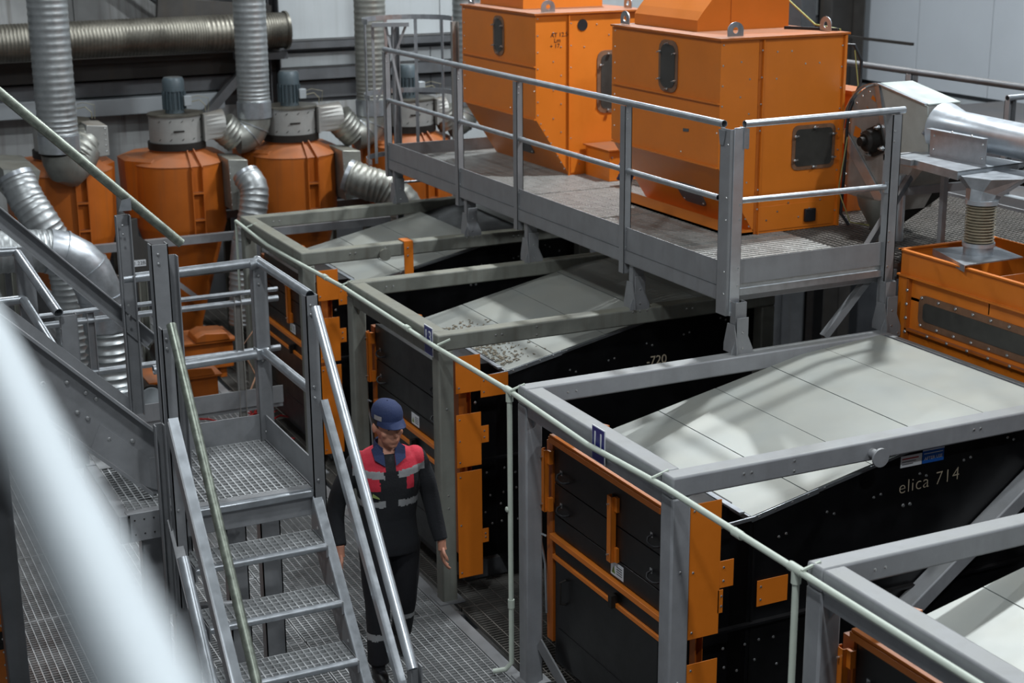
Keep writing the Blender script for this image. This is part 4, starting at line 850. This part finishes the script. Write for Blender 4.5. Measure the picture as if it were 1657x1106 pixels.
# ================================================================== guard rails behind the landing
t = thing('aisle_rail', 'double tube guard rail crossing behind the landing, in front of the cyclones', 'railing', (2.9, 12.3, 0))
for z, r_ in ((1.87, .02), (1.79, .026)): B().pipe((1.2, 12.3, z), (3.75, 12.3, z+.0), r_, 14).build('rail_tube', M['galv'], t)
B().pipe((1.2, 12.3, 1.36), (3.75, 12.3, 1.36), .026, 14).build('rail_tube', M['galv'], t)
for x, mt in ((3.4, 'plate_rusty'), (2.2, 'walk'), (1.3, 'walk')): B().chan((x, 12.3, 0), (x, 12.3, 1.85), .05, .06, .005, (1, 0, 0)).build('rail_post', M[mt], t)
B().box(1.2, 3.75, 12.28, 12.29, .88, 1.03).build('toe_board', M['walk'], t)
B().bar((1.2, 12.4, .86), (3.75, 12.4, .86), .2, .04).build('ledge', M['walk'], t)
t = thing('junction_bracket', 'dark bracket plate with a white label in front of the second cyclone', 'bracket', (3.1, 14.6, 0))
B().prism([(3.0, 14.6, 2.1), (3.12, 14.6, 2.12), (3.12, 14.6, 1.95), (3.42, 14.6, 1.72), (3.42, 14.6, 1.58), (2.95, 14.6, 1.58), (2.95, 14.6, 1.75), (3.02, 14.6, 1.9)], (0, .01, 0)).build('plate', M['girt_dark'], t)
B().box(3.05, 3.17, 14.594, 14.6, 1.66, 1.72).build('label_strip', M['white'], t); text('1.22B', .05, M['blackpl'], t, 'label_print', (3.11, 14.592, 1.69), (1, 0, 0), (0, 0, 1), .0005)
B().box(2.9, 4.3, 14.62, 14.68, 1.5, 1.58).build('bracket_rail', M['girt_dark'], t); B().chan((2.95, 14.65, 0), (2.95, 14.65, 1.58), .06, .06, .006).chan((4.25, 14.65, 0), (4.25, 14.65, 1.58), .06, .06, .006).build('bracket_legs', M['frame_old'], t, kind='stuff')

# ================================================================== landing with the stairs
LZ, RX, LX, YF_, YB_ = 1.92, 2.50, 1.72, 7.66, 8.56
Lg = thing('stair_landing', 'grey grating landing with toe boards and tube rails at the head of the short stairs', 'landing', (2.1, 8.1, 0))
grating(LX, RX-.02, YF_+.05, YB_-.01, LZ, 'x', .045, .036, .03, .006, .008, parent=Lg, name='landing_grating', mt='bar_floor')
grating(1.50, LX-.02, YF_+.12, YB_, LZ-.005, 'x', .036, .036, .03, .006, .008, parent=Lg, name='landing_grating', mt='bar_floor')
B().box(LX-.02, RX-.02, YF_, YF_+.05, LZ-.16, LZ).build('front_beam', M['stair'], Lg, bevel=.004)
B().box(LX+.02, RX-.02, YF_-.03, YF_+.01, LZ-.05, LZ-.005).build('nosing', M['galv'], Lg, bevel=.01)
B().box(1.48, LX-.02, YF_+.06, YF_+.12, LZ-.16, LZ).build('front_beam', M['stair'], Lg, bevel=.004)
bolts(Lg, [(1.52+.05*k, YF_+.06, LZ-.04-.08*j) for k in range(3) for j in range(2)], (0, -1, 0), .005, 'iron')
B().box(1.44, 1.50, YF_+.06, YB_+.1, LZ-.16, LZ-.005).box(RX-.03, RX, YF_, YB_, LZ-.16, LZ).box(1.44, RX, YB_, YB_+.05, LZ-.16, LZ).build('side_beam', M['stair'], Lg, bevel=.003, kind='stuff')
B().box(RX-.012, RX-.004, YF_+.02, YB_, LZ, LZ+.155).build('toe_board', M['stair'], Lg); B().box(LX+.0, RX-.01, YB_-.012, YB_-.004, LZ, LZ+.155).build('toe_board', M['stair'], Lg)
def spost(x, y, z0, z1, wd=.075, dp=.06, nm='rail_post', par=Lg, mt='stair', up=(1, 0, 0), side=1, b=True):
    p = B().chan((x, y, z0), (x, y, z1), dp, wd, .006, up, side=side).build(nm, M[mt], par)
    if b: bolts(p, [(x-.01, y-dp/2-.003, z) for z in (z1-.05, z1-.1, z1-.5, z1-.56, LZ+.05)], (0, -1, 0), .008)
    return p
spost(RX, YB_, 0, 2.97, .085, .06, side=-1); spost(RX+.01, YF_, 1.55, 3.0, .07, .07, side=-1)
T = .0275
B().pipe((1.72, YB_-.03, 2.985), (RX-.0, YB_-.03, 3.0), T, 18).build('rail_tube', M['galv'], Lg)
B().pipe((RX, YB_+.02, 3.0), (RX+.005, YF_-.02, 3.0), T, 18).build('rail_tube', M['galv'], Lg)
B().path([(RX-.06, YB_-.04, 2.99), (RX-.02, YB_-.04, 2.995), (RX, YB_-.0, 3.0)], T*1.15, 14).build('rail_elbow', M['galv'], Lg)
B().pipe((1.85, YB_-.03, 2.44), (RX, YB_-.03, 2.455), T, 18).build('rail_tube', M['galv'], Lg); B().pipe((RX, YB_, 2.46), (RX+.005, YF_, 2.46), T, 18).build('rail_tube', M['galv'], Lg)
B().box(RX-.05, RX+.03, YB_-.06, YB_+.02, 2.42, 2.49).build('rail_clamp', M['galv'], Lg, bevel=.01)
B().path([(RX+.005, YF_-.01, 2.98), (RX+.01, YF_-.03, 2.9), (RX+.01, YF_, 2.8)], .012, 8).build('rail_hook', M['stair'], Lg)
# support columns of the landing
for x, y in ((1.62, YF_+.16), (1.78, YF_+.2), (2.2, 8.3), (2.42, 8.35)): B().chan((x, y, 0), (x, y, LZ-.16), .08, .12, .007, (1, 0, 0), side=-1).build('leg', M['stair'], Lg)
B().cyl((1.75, 7.9, 1.25), (2.4, 8.2, 1.02), .03, 12).build('tie_tube', M['stair'], Lg)
# lower flight (comes down towards the viewer)
S = thing('lower_stairs', 'short flight of grating steps coming down from the landing towards the viewer', 'stairs', (2.1, 6.6, 0))
rise, run = .24, .215
for k in range(7):
    z = LZ-rise*(k+1); y1_ = YF_-.01-run*k; y0_ = y1_-.25
    tr = grating(LX+.03, RX-.04, y0_+.02, y1_, z, 'x', .042, .036, .03, .006, .007, parent=S, name='tread', mt='bar_floor')
    B().path([(LX+.03, y0_+.018, z-.014), (RX-.04, y0_+.018, z-.014)], .021, 12).build('tread_nosing', M['galv'], tr)
    B().box(LX+.025, LX+.035, y0_, y1_, z-.07, z).build('tread_end', M['stair'], tr); B().box(RX-.045, RX-.035, y0_, y1_, z-.07, z).build('tread_end', M['stair'], tr)
def sloped(x0, x1, yt, zt, yb_, zb, hgt, nm, mt, par, bev=.003):
    return B().prism([(x0, yt, zt), (x0, yb_, zb), (x0, yb_, zb-hgt), (x0, yt, zt-hgt)], (x1-x0, 0, 0)).build(nm, M[mt], par, bevel=bev)
sl = rise/run; yb_ = YF_-7.2*run; zb = LZ-7.2*rise
sloped(RX-.035, RX-.027, YF_+.01, LZ-.02, yb_, zb-.02, .27, 'stringer', 'stair', S); sloped(RX-.035, RX+.02, YF_+.01, LZ-.0, yb_, zb, .008, 'stringer_flange', 'galv', S)
sloped(LX, LX+.008, YF_+.01, LZ-.02, yb_, zb-.02, .27, 'stringer', 'stair', S); sloped(LX-.05, LX+.005, YF_+.01, LZ, yb_, zb, .008, 'stringer_flange', 'stair', S)
pts = [(RX-.036, YF_-.1-run*k, LZ-.2-rise*k-.02*j) for k in range(4) for j in (0, 3)]
bolts(S, pts, (-1, 0, 0), .01)
# flat mid rails and handrails of the flight
B().bar((RX+.03, 7.57, 2.43), (RX+.03, 6.45, 1.14), .04, .05, (0, 0, 1)).build('mid_rail', M['galv'], S); B().bar((LX-.02, 7.47, 2.49), (LX-.02, 6.40, 1.33), .05, .02, (0, 0, 1)).build('mid_rail', M['galv_bright'], S)
B().bar((LX-.05, 7.47, 2.46), (LX-.05, 6.40, 1.30), .008, .08, (0, 0, 1)).build('mid_rail_web', M['stair'], S)
B().pipe((RX, 7.545, 2.955), (RX+.0, 6.31, 1.45), .027, 18).build('handrail_tube', M['galv_bright'], S)
B().pipe((LX, 7.45, 2.985), (LX+.01, 6.0, 1.22), .0245, 18).build('handrail_tube', M['galv_worn'], S, label='scuffed dark handrail tube')
spost(RX+.03, 6.36, 0, 1.44, .06, .05, par=S, b=False); spost(LX-.0, YF_-.09, LZ-.5, 2.94, .06, .07, par=S, side=-1)
B().pipe((1.64, 7.2, 1.85), (1.66, 6.3, .7), .03, 16).build('lower_tube', M['galv'], S)
B().chan((LX-.06, 7.62, 1.35), (LX-.06, 7.62, 2.42), .05, .05, .006, (1, 0, 0)).build('rail_post', M['stair'], S)
# upper flight (goes up to the left)
U = thing('upper_stairs', 'steep steel staircase rising to the left from the landing, with bolted side plate', 'stairs', (1.2, 8.2, LZ))
yn, yf = 7.92, 8.5
def quad(y, pts, th, nm, mt, par=U, **k): return B().prism([(x, y, z) for x, z in pts], (0, th, 0)).build(nm, M[mt], par, **k)
x0 = 1.70; top = lambda x: 2.34+(1.66-x)*1.0; bot = lambda x: 1.90+(1.70-x)*.975
quad(yn, [(.2, top(.2)), (x0, top(x0)-.0), (x0, 1.93), (1.66, 1.93), (.2, bot(.2))], .008, 'stringer', 'stair')
quad(yn-.045, [(.2, top(.2)), (x0, top(x0)), (x0, top(x0)-.02), (.2, top(.2)-.02)], .05, 'stringer_flange', 'walk')
quad(yn-.045, [(.2, bot(.2)+.02), (1.66, 1.955), (1.66, 1.93), (.2, bot(.2))], .05, 'stringer_flange', 'stair')
quad(yn-.006, [(1.42, 2.37), (1.66, 2.14), (x0, 2.14), (x0, 1.95), (1.6, 2.0), (1.36, 2.24)], .006, 'splice_plate', 'stair')
bolts(U, [(x, yn-.002, z) for x, z in ((1.15, 2.63), (1.27, 2.62), (1.36, 2.55), (1.41, 2.51), (1.31, 2.45), (1.36, 2.41), (1.46, 2.28), (1.58, 2.25))], (0, -1, 0), .014)
quad(yf, [(.2, top(.2)+.0), (x0+.03, top(x0)-.03), (x0+.03, 1.93), (.2, bot(.2))], .008, 'stringer', 'stair')
for k in range(6):
    x = 1.5-.24*k; z = LZ+.24*(k+1)-.02
    tr = B()
    B().box(x-.1, x+.13, yn+.02, yf-.01, z-.03, z-.026).build('tread', M['bar_floor'], U)
    for j in range(6): pass
# its rails: tube + mid channel on posts
B().pipe((.3, yf, 4.9), (2.05, yf, 3.16), T, 18).build('handrail_tube', M['galv_worn'], U, label='scuffed dark handrail tube')
B().chan((.3, yf+.03, 4.22), (1.86, yf+.03, 2.60), .06, .09, .006, side=-1).build('mid_channel', M['walk'], U)
spost(1.735, yf-.01, 2.2, 3.35, .08, .05, par=U, b=True); spost(1.785, yn-.01, LZ, 3.30, .09, .07, par=U, b=True, side=-1); spost(1.86, yn+.03, LZ, 3.22, .06, .06, par=U, b=False)
B().prism([(1.71, yf-.04, 3.38), (1.78, yf-.04, 3.38), (1.78, yf-.04, 3.45), (1.73, yf-.04, 3.44)], (0, -.004, 0)).build('rail_bracket', M['galv'], U)

# further landing rail at the left edge
t = thing('side_landing_rail', 'tube rail with channel posts at the left edge, beyond the upper stairs', 'railing', (1.3, 9.2, 0))
Yl = 9.2
B().pipe((.2, Yl, 3.11), (1.26, Yl, 3.06), T, 14).build('rail_tube', M['galv'], t); B().pipe((1.26, Yl-.02, 3.05), (1.36, 8.55, 2.83), T, 14).build('rail_tube', M['galv'], t)
B().pipe((.2, Yl, 2.77), (1.28, Yl, 2.77), T, 14).build('rail_tube', M['galv'], t); B().pipe((1.27, Yl-.02, 2.77), (1.38, 8.5, 2.5), T, 14).build('rail_tube', M['galv'], t)
B().chan((1.3, Yl+.03, 2.1), (1.3, Yl+.03, 3.08), .06, .10, .006, (1, 0, 0), side=-1).build('rail_post', M['stair'], t); B().chan((1.42, 8.62, 1.9), (1.42, 8.62, 2.8), .06, .09, .006, (1, 0, 0), side=-1).build('rail_post', M['stair'], t)
B().box(.3, 1.36, Yl-.02, Yl+.08, 2.02, 2.12).build('side_beam', M['stair'], t); B().box(1.30, 1.36, 8.58, Yl, 2.02, 2.12).build('side_beam', M['stair'], t)
# column and orange cabinet at the left edge
t = thing('platform_column', 'dark grey column at the left edge carrying the upper platform', 'column', (1.0, 9.0, 0))
B().box(.94, 1.06, 8.9, 9.02, 0, 3.4).build('column_shaft', M['girt'], t, bevel=.008); B().box(.88, 1.12, 8.84, 9.08, 0, .015).build('base_plate', M['walk'], t)
t = thing('orange_cabinet', 'orange machine corner at the lower left edge of the photo', 'machine', (.6, 9.6, 0))
B().box(.1, 1.02, 9.4, 10.2, 0, 1.9).build('cabinet_body', M['orange'], t, bevel=.005); B().box(.1, 1.025, 9.395, 9.4, .5, .62).build('dark_slot', M['iron'], t)
bolts(t, [(.98, 9.399, .3+.09*k) for k in range(6)], (0, -1, 0), .01)
# camera-side platform with the out-of-focus rail
t = thing('near_guard_rail', 'bright grey tube guard rail close to the camera, out of focus', 'railing', (.12, 1.2, 3.5))
B().cyl((.073, -1.5, 4.632), (.204, 3.2, 4.642), .0245, 24).build('rail_tube', M['rail_paint'], t)
for y, x in ((-1.2, .081), (3.15, .203)): B().chan((x, y, 3.5), (x, y, 4.62), .05, .06, .006, (1, 0, 0)).build('rail_post', M['walk'], t)

# ================================================================== the worker
def ell(b, c, rx, ry, rz, seg=20, n=12, rot=None):
    vs, fs = [], []
    for i in range(1, n):
        p = pi*i/n
        for j in range(seg):
            t_ = 2*pi*j/seg; v_ = V((rx*sin(p)*cos(t_), ry*sin(p)*sin(t_), rz*cos(p)))
            vs.append(V(c)+(rot @ v_ if rot else v_))
    top = len(vs); vs.append(V(c)+(rot @ V((0, 0, rz)) if rot else V((0, 0, rz)))); vs.append(V(c)-(rot @ V((0, 0, rz)) if rot else V((0, 0, rz))))
    for i in range(n-2):
        for j in range(seg): a = i*seg+j; c_ = i*seg+(j+1) % seg; fs.append((a, a+seg, c_+seg, c_))
    for j in range(seg): fs.append((top, j, (j+1) % seg)); k = (n-2)*seg; fs.append((top+1, k+(j+1) % seg, k+j))
    b.add(vs, fs); return b
def limb(b, pts, seg=18):
    """tapering limb through (x,y,z,r[,flat]) stations, smoothed"""
    P = [V(p[:3]) for p in pts]; Rr = [p[3] for p in pts]; rs = []; n = 6
    for i in range(len(P)-1):
        p0, p1, p2, p3 = P[max(i-1, 0)], P[i], P[i+1], P[min(i+2, len(P)-1)]
        for k in range(n + (i == len(P)-2)):
            f = k/n; c = .5*((2*p1)+(p2-p0)*f+(2*p0-5*p1+4*p2-p3)*f*f+(3*p1-p0-3*p2+p3)*f**3); rs.append((c, Rr[i]+(Rr[i+1]-Rr[i])*(f*f*(3-2*f))))
    ax = [(rs[min(i+1, len(rs)-1)][0]-rs[max(i-1, 0)][0]) for i in range(len(rs))]
    return b.rings([(c, a, r_) for (c, r_), a in zip(rs, ax)], seg)
PX, PY = 3.43, 9.02
man = thing('person', 'person in navy cap and dark work jacket with red yoke, walking behind the stair rail', 'person', (PX, PY, 0))
HP = V((0, -.03, 1.60)); hrot = Matrix.Rotation(R(16), 3, 'Z') @ Matrix.Rotation(R(6), 3, 'X')
HS = 1.12
def hd_(x, y, z): return HP + hrot @ V((x*HS, y*HS, z*HS))
b = B()
# torso as stacked ellipses
def torso(b, st, seg=32):
    n0 = len(b.v)
    for (z, cy_, rx, ry) in st:
        for j in range(seg):
            a = 2*pi*j/seg; c_, s_ = cos(a), sin(a); e = .82
            b.v.append(V((rx*abs(c_)**e*(1 if c_ > 0 else -1), cy_+ry*abs(s_)**e*(1 if s_ > 0 else -1), z)))
    for k in range(len(st)-1):
        for j in range(seg): a = n0+k*seg+j; c_ = n0+k*seg+(j+1) % seg; b.f.append((a, c_, c_+seg, a+seg))
    b.f.append(tuple(reversed(range(n0, n0+seg)))); b.f.append(tuple(range(n0+(len(st)-1)*seg, n0+len(st)*seg)))
torso(b, [(.84, 0, .195, .145), (.90, 0, .20, .15), (1.0, 0, .185, .14), (1.08, 0, .18, .135), (1.2, -.005, .195, .14), (1.33, -.01, .21, .145), (1.43, -.01, .215, .135), (1.49, -.005, .20, .115), (1.535, 0, .145, .09), (1.56, 0, .08, .07)])
for s_ in (-1, 1): ell(b, (s_*.185, 0, 1.455), .075, .085, .085)
limb(b, [(.19, 0, 1.46, .075), (.245, .01, 1.33, .068), (.285, .015, 1.18, .060), (.31, -.02, 1.02, .055), (.335, -.06, .885, .047)])
limb(b, [(-.19, 0, 1.46, .075), (-.265, .02, 1.34, .070), (-.325, .05, 1.19, .062), (-.345, 0, 1.05, .055), (-.34, -.08, .93, .047)])
limb(b, [(-.095, 0, .90, .115), (-.11, -.08, .70, .098), (-.12, -.16, .50, .082), (-.125, -.17, .30, .075), (-.13, -.18, .12, .072)])
limb(b, [(.095, 0, .90, .115), (.10, .0, .70, .098), (.10, .02, .50, .082), (.105, .12, .30, .074), (.105, .2, .14, .070)])
for (x, y, z, tl) in ((-.13, -.24, .05, 0), (.105, .17, .07, .35)):
    rt = Matrix.Rotation(tl, 3, 'X'); ell(b, (x, y, z), .05, .135, .045, rot=rt); ell(b, (x, y+.07, z+.03), .048, .06, .06)
# neck and head
limb(b, [(0, .0, 1.52, .062), (0, -.02, 1.58, .057), tuple(hd_(0, 0, .04))+(.055,)])
ell(b, hd_(0, -.0, .115), .076*HS, .097*HS, .105*HS, rot=hrot)
ell(b, hd_(0, -.045, .045), .056*HS, .055*HS, .062*HS, rot=hrot)
ell(b, hd_(0, -.075, .005), .028*HS, .022*HS, .02*HS, rot=hrot)
ell(b, hd_(0, -.085, .125), .055*HS, .018*HS, .014*HS, rot=hrot)
ell(b, hd_(0, -.108, .075), .012*HS, .02*HS, .013*HS, rot=hrot); limb(b, [tuple(hd_(0, -.090, .118))+(.007,), tuple(hd_(0, -.106, .092))+(.010,), tuple(hd_(0, -.112, .076))+(.012,)])
for s_ in (-1, 1):
    ell(b, hd_(s_*.045, -.062, .075), .025*HS, .022*HS, .022*HS, rot=hrot); ell(b, hd_(s_*.079, .012, .09), .010*HS, .022*HS, .032*HS, rot=hrot)
ell(b, hd_(0, -.094, .040), .026*HS, .012*HS, .008*HS, rot=hrot); ell(b, hd_(0, -.092, .028), .022*HS, .012*HS, .008*HS, rot=hrot)
me = bpy.data.meshes.new('body'); me.from_pydata([tuple(v_) for v_ in b.v], [], b.f); me.update()
tmp = bpy.data.objects.new('tmp', me); COL.objects.link(tmp)
md = tmp.modifiers.new('r', 'REMESH'); md.mode = 'VOXEL'; md.voxel_size = .0075
md = tmp.modifiers.new('s', 'SMOOTH'); md.iterations = 4; md.factor = .5
bpy.context.view_layer.update()
me2 = bpy.data.meshes.new_from_object(tmp.evaluated_get(bpy.context.evaluated_depsgraph_get())); bpy.data.objects.remove(tmp)
# hands: palm, four fingers and a thumb, joined to the body at the wrists
hb = B()
def hand(w, s_, fwd):
    w = V(w); dn = V((.02*s_, -.18, -1)).normalized(); sd = V((0, -1, 0)); sd = (sd-dn*sd.dot(dn)).normalized(); nn = dn.cross(sd)*s_   # palm faces the thigh
    limb(hb, [tuple(w-dn*.03)+(.03,), tuple(w+dn*.02)+(.028,), tuple(w+dn*.045)+(.03,)])
    M3 = Matrix((sd, nn, dn)).transposed(); ell(hb, w+dn*.07, .042, .017, .052, rot=M3)
    for k, (o_, L) in enumerate(((.030, .075), (.010, .084), (-.011, .078), (-.031, .062))):
        p = w+dn*.095+sd*o_; c = nn*(-.02)
        limb(hb, [tuple(p-dn*.03)+(.0095,), tuple(p+dn*.012)+(.0092,), tuple(p+dn*L*.5+c*.4)+(.0086,), tuple(p+dn*L*.85+c*1.3)+(.0078,), tuple(p+dn*L+c*2.0)+(.0055,)], 10)
    p = w+dn*.035+sd*.03
    limb(hb, [tuple(p-sd*.01)+(.013,), tuple(p+sd*.022+dn*.025)+(.0115,), tuple(p+sd*.03+dn*.055-nn*.012)+(.010,), tuple(p+sd*.028+dn*.075-nn*.02)+(.0065,)], 10)
hand((.338, -.068, .865), 1, 0); hand((-.34, -.09, .91), -1, 0)
me3 = bpy.data.meshes.new('hands'); me3.from_pydata([tuple(v_) for v_ in hb.v], [], hb.f); me3.update()
nb = len(me2.polygons)
bm = bmesh.new(); bm.from_mesh(me2); bm.from_mesh(me3); me4 = bpy.data.meshes.new('body'); bm.to_mesh(me4); bm.free()
skin = mat('skin', '#b5806a', .5, 0, 20, .06, spec=.4); cloth = mat('black_navy_cloth', '#14161b', .85, 0, 6, .2, .25, 90); trous = mat('dark_trouser_cloth', '#121319', .88, 0, 6, .2, .2, 80)
red = mat('red_cloth', '#b8273a', .8, 0, 8, .08, .2, 90); silv = mat('reflective_tape', '#9a9c9e', .45, .3, 40, .08); navy = mat('navy_cloth', '#1d2b50', .8, 0, 8, .12, .2, 90); boot = mat('black_boot', '#0c0c0e', .45, 0)
me4.materials.clear()
for m_ in (skin, cloth, trous, red, silv, boot, navy): me4.materials.append(m_)
for p in me4.polygons:
    c = p.center; x, y, z = c; ax = abs(x); k = 1
    if p.index >= nb: k = 0
    elif z > 1.53 and ax < .10 and (z > 1.565 or ax < .05): k = 0
    elif z > 1.58: k = 0
    elif z < .09 or (z < .13 and y > .12): k = 5
    elif z < .86 and ax < .26: k = 4 if .30 < z < .345 else 2
    elif ax < .235-.0*z and z > .86:
        slope = .10*ax
        if z-slope > 1.425: k = 3
        elif 1.375 < z-slope <= 1.425 and (ax > .045 or y > 0): k = 4
        elif 1.30 < z <= 1.385+slope and y < 0 and ((-.165 < x < -.075) or (.10 < x < .15)): k = 3
        elif 1.185 < z < 1.23 and (ax > .04 or y > 0) and ax < .21: k = 4
        elif z < 1.12: k = 1
        if k in (3,) and y < 0 and ax < .035: k = 1
    p.material_index = k
me4.shade_smooth()
body = bpy.data.objects.new('body', me4); COL.objects.link(body); body.parent = man; WLOC[body] = WLOC[man]
def mpart(b, name, mt, kind=None, label=None):
    me = bpy.data.meshes.new(name); me.from_pydata([tuple(v_) for v_ in b.v], [], b.f); me.validate(); me.materials.append(mt); me.shade_smooth(); me.set_sharp_from_angle(angle=R(50))
    o = bpy.data.objects.new(name, me); COL.objects.link(o); o.parent = man; WLOC[o] = WLOC[man]
    if label: o['label'] = label
    return o
# cap with peak
cb = B(); cc = hd_(0, .006, .152); hrot_s = hrot
hrot = hrot * HS; rings_ = []
seg = 28; st = [(0, .086, .108), (.03, .087, .108), (.06, .078, .098), (.085, .055, .072), (.096, .028, .035), (.099, .004, .005)]
n0 = 0
for (h_, rx, ry) in st:
    for j in range(seg): a = 2*pi*j/seg; cb.v.append(cc + hrot @ V((rx*cos(a), ry*sin(a), h_)))
for k in range(len(st)-1):
    for j in range(seg): a = k*seg+j; c_ = k*seg+(j+1) % seg; cb.f.append((a, c_, c_+seg, a+seg))
cap = mpart(cb, 'cap', navy, label='navy blue peaked cap')
pk = B(); A_, B_ = [], []
for j in range(13):
    a = R(200+140*j/12); A_.append(cc+hrot @ V((.083*cos(a), .104*sin(a), .008))); q = .0; B_.append(cc+hrot @ V((.088*cos(a), .104*sin(a)-.062*max(0, sin(R(180*j/12)))**.6, -.012-.012*abs(cos(a)))))
n_ = 13
pk.v = A_+B_+[v_+V((0, 0, -.004)) for v_ in A_+B_]
for j in range(12): pk.f += [(j, j+1, n_+j+1, n_+j), (2*n_+j, 3*n_+j, 3*n_+j+1, 2*n_+j+1), (n_+j, n_+j+1, 3*n_+j+1, 3*n_+j)]
mpart(pk, 'cap_peak', navy)
pt = B()
Q = []
for j in range(5):
    a = R(186+8*j); Q.append((cos(a), sin(a)))
for h_ in (.006, .034):
    for c_, s_ in Q: pt.v.append(cc+hrot @ V((.0885*c_, .1095*s_, h_)))
pt.f = [(j, j+1, j+6, j+5) for j in range(4)]; mpart(pt, 'cap_badge', silv, label='pale reflective patch on the cap')
# hair below the cap, collar, eyes, brows
hr = B()
for (h_, k_) in ((.005, 1.0), (-.03, .98), (-.055, .90)):
    for j in range(15): a = R(-22+224*j/14); hr.v.append(cc+hrot @ V((.0835*k_*cos(a), .1035*k_*sin(a), h_)))
hr.f = [(k*15+j, k*15+j+1, k*15+j+16, k*15+j+15) for k in range(2) for j in range(14)]; mpart(hr, 'hair', mat('dark_hair', '#1d1712', .6, 0, 60, .3))
co = B(); segs = 18
for k, (rx, ry, z) in enumerate(((.083, .082, 1.535), (.088, .085, 1.575), (.078, .078, 1.61), (.072, .072, 1.60))):
    for j in range(segs+1):
        a = R(-62+304*j/segs); dz = -.05*max(0, -sin(a))**2; co.v.append(V((rx*cos(a), ry*sin(a)-.015, z+dz)))
co.f = [(k*(segs+1)+j, k*(segs+1)+j+1, (k+1)*(segs+1)+j+1, (k+1)*(segs+1)+j) for k in range(3) for j in range(segs)]; mpart(co, 'collar', navy)
hrot = hrot_s
for s_ in (-1, 1):
    cl = B(); q = V((s_*.03, -.115, 1.50)); cl.prism([V((s_*.075, -.045, 1.585)), V((s_*.035, -.085, 1.535)), V((s_*.035, -.135, 1.46)), V((s_*.10, -.12, 1.505)), V((s_*.11, -.06, 1.56))], (0, -.01, .006)); mpart(cl, 'collar_flap', navy)
    ey = B(); ell(ey, hd_(s_*.030, -.083, .108), .011, .006, .0055, rot=hrot); mpart(ey, 'eye', mat('eye_dark', '#231c1a', .3))
    br = B(); br.bar(hd_(s_*.016, -.099, .126), hd_(s_*.046, -.090, .130), .006, .006); mpart(br, 'eyebrow', bpy.data.materials['dark_hair'])
ba = B(); ba.prism([V((-.13, -.151, 1.27)), V((-.08, -.153, 1.25)), V((-.085, -.153, 1.262)), V((-.125, -.152, 1.295))], (0, -.002, 0)); mpart(ba, 'chest_badge', mat('badge_green', '#7e8c50', .6), label='small pale green chest badge')
man.rotation_euler.z = R(-10); man.scale = (1.01,)*3
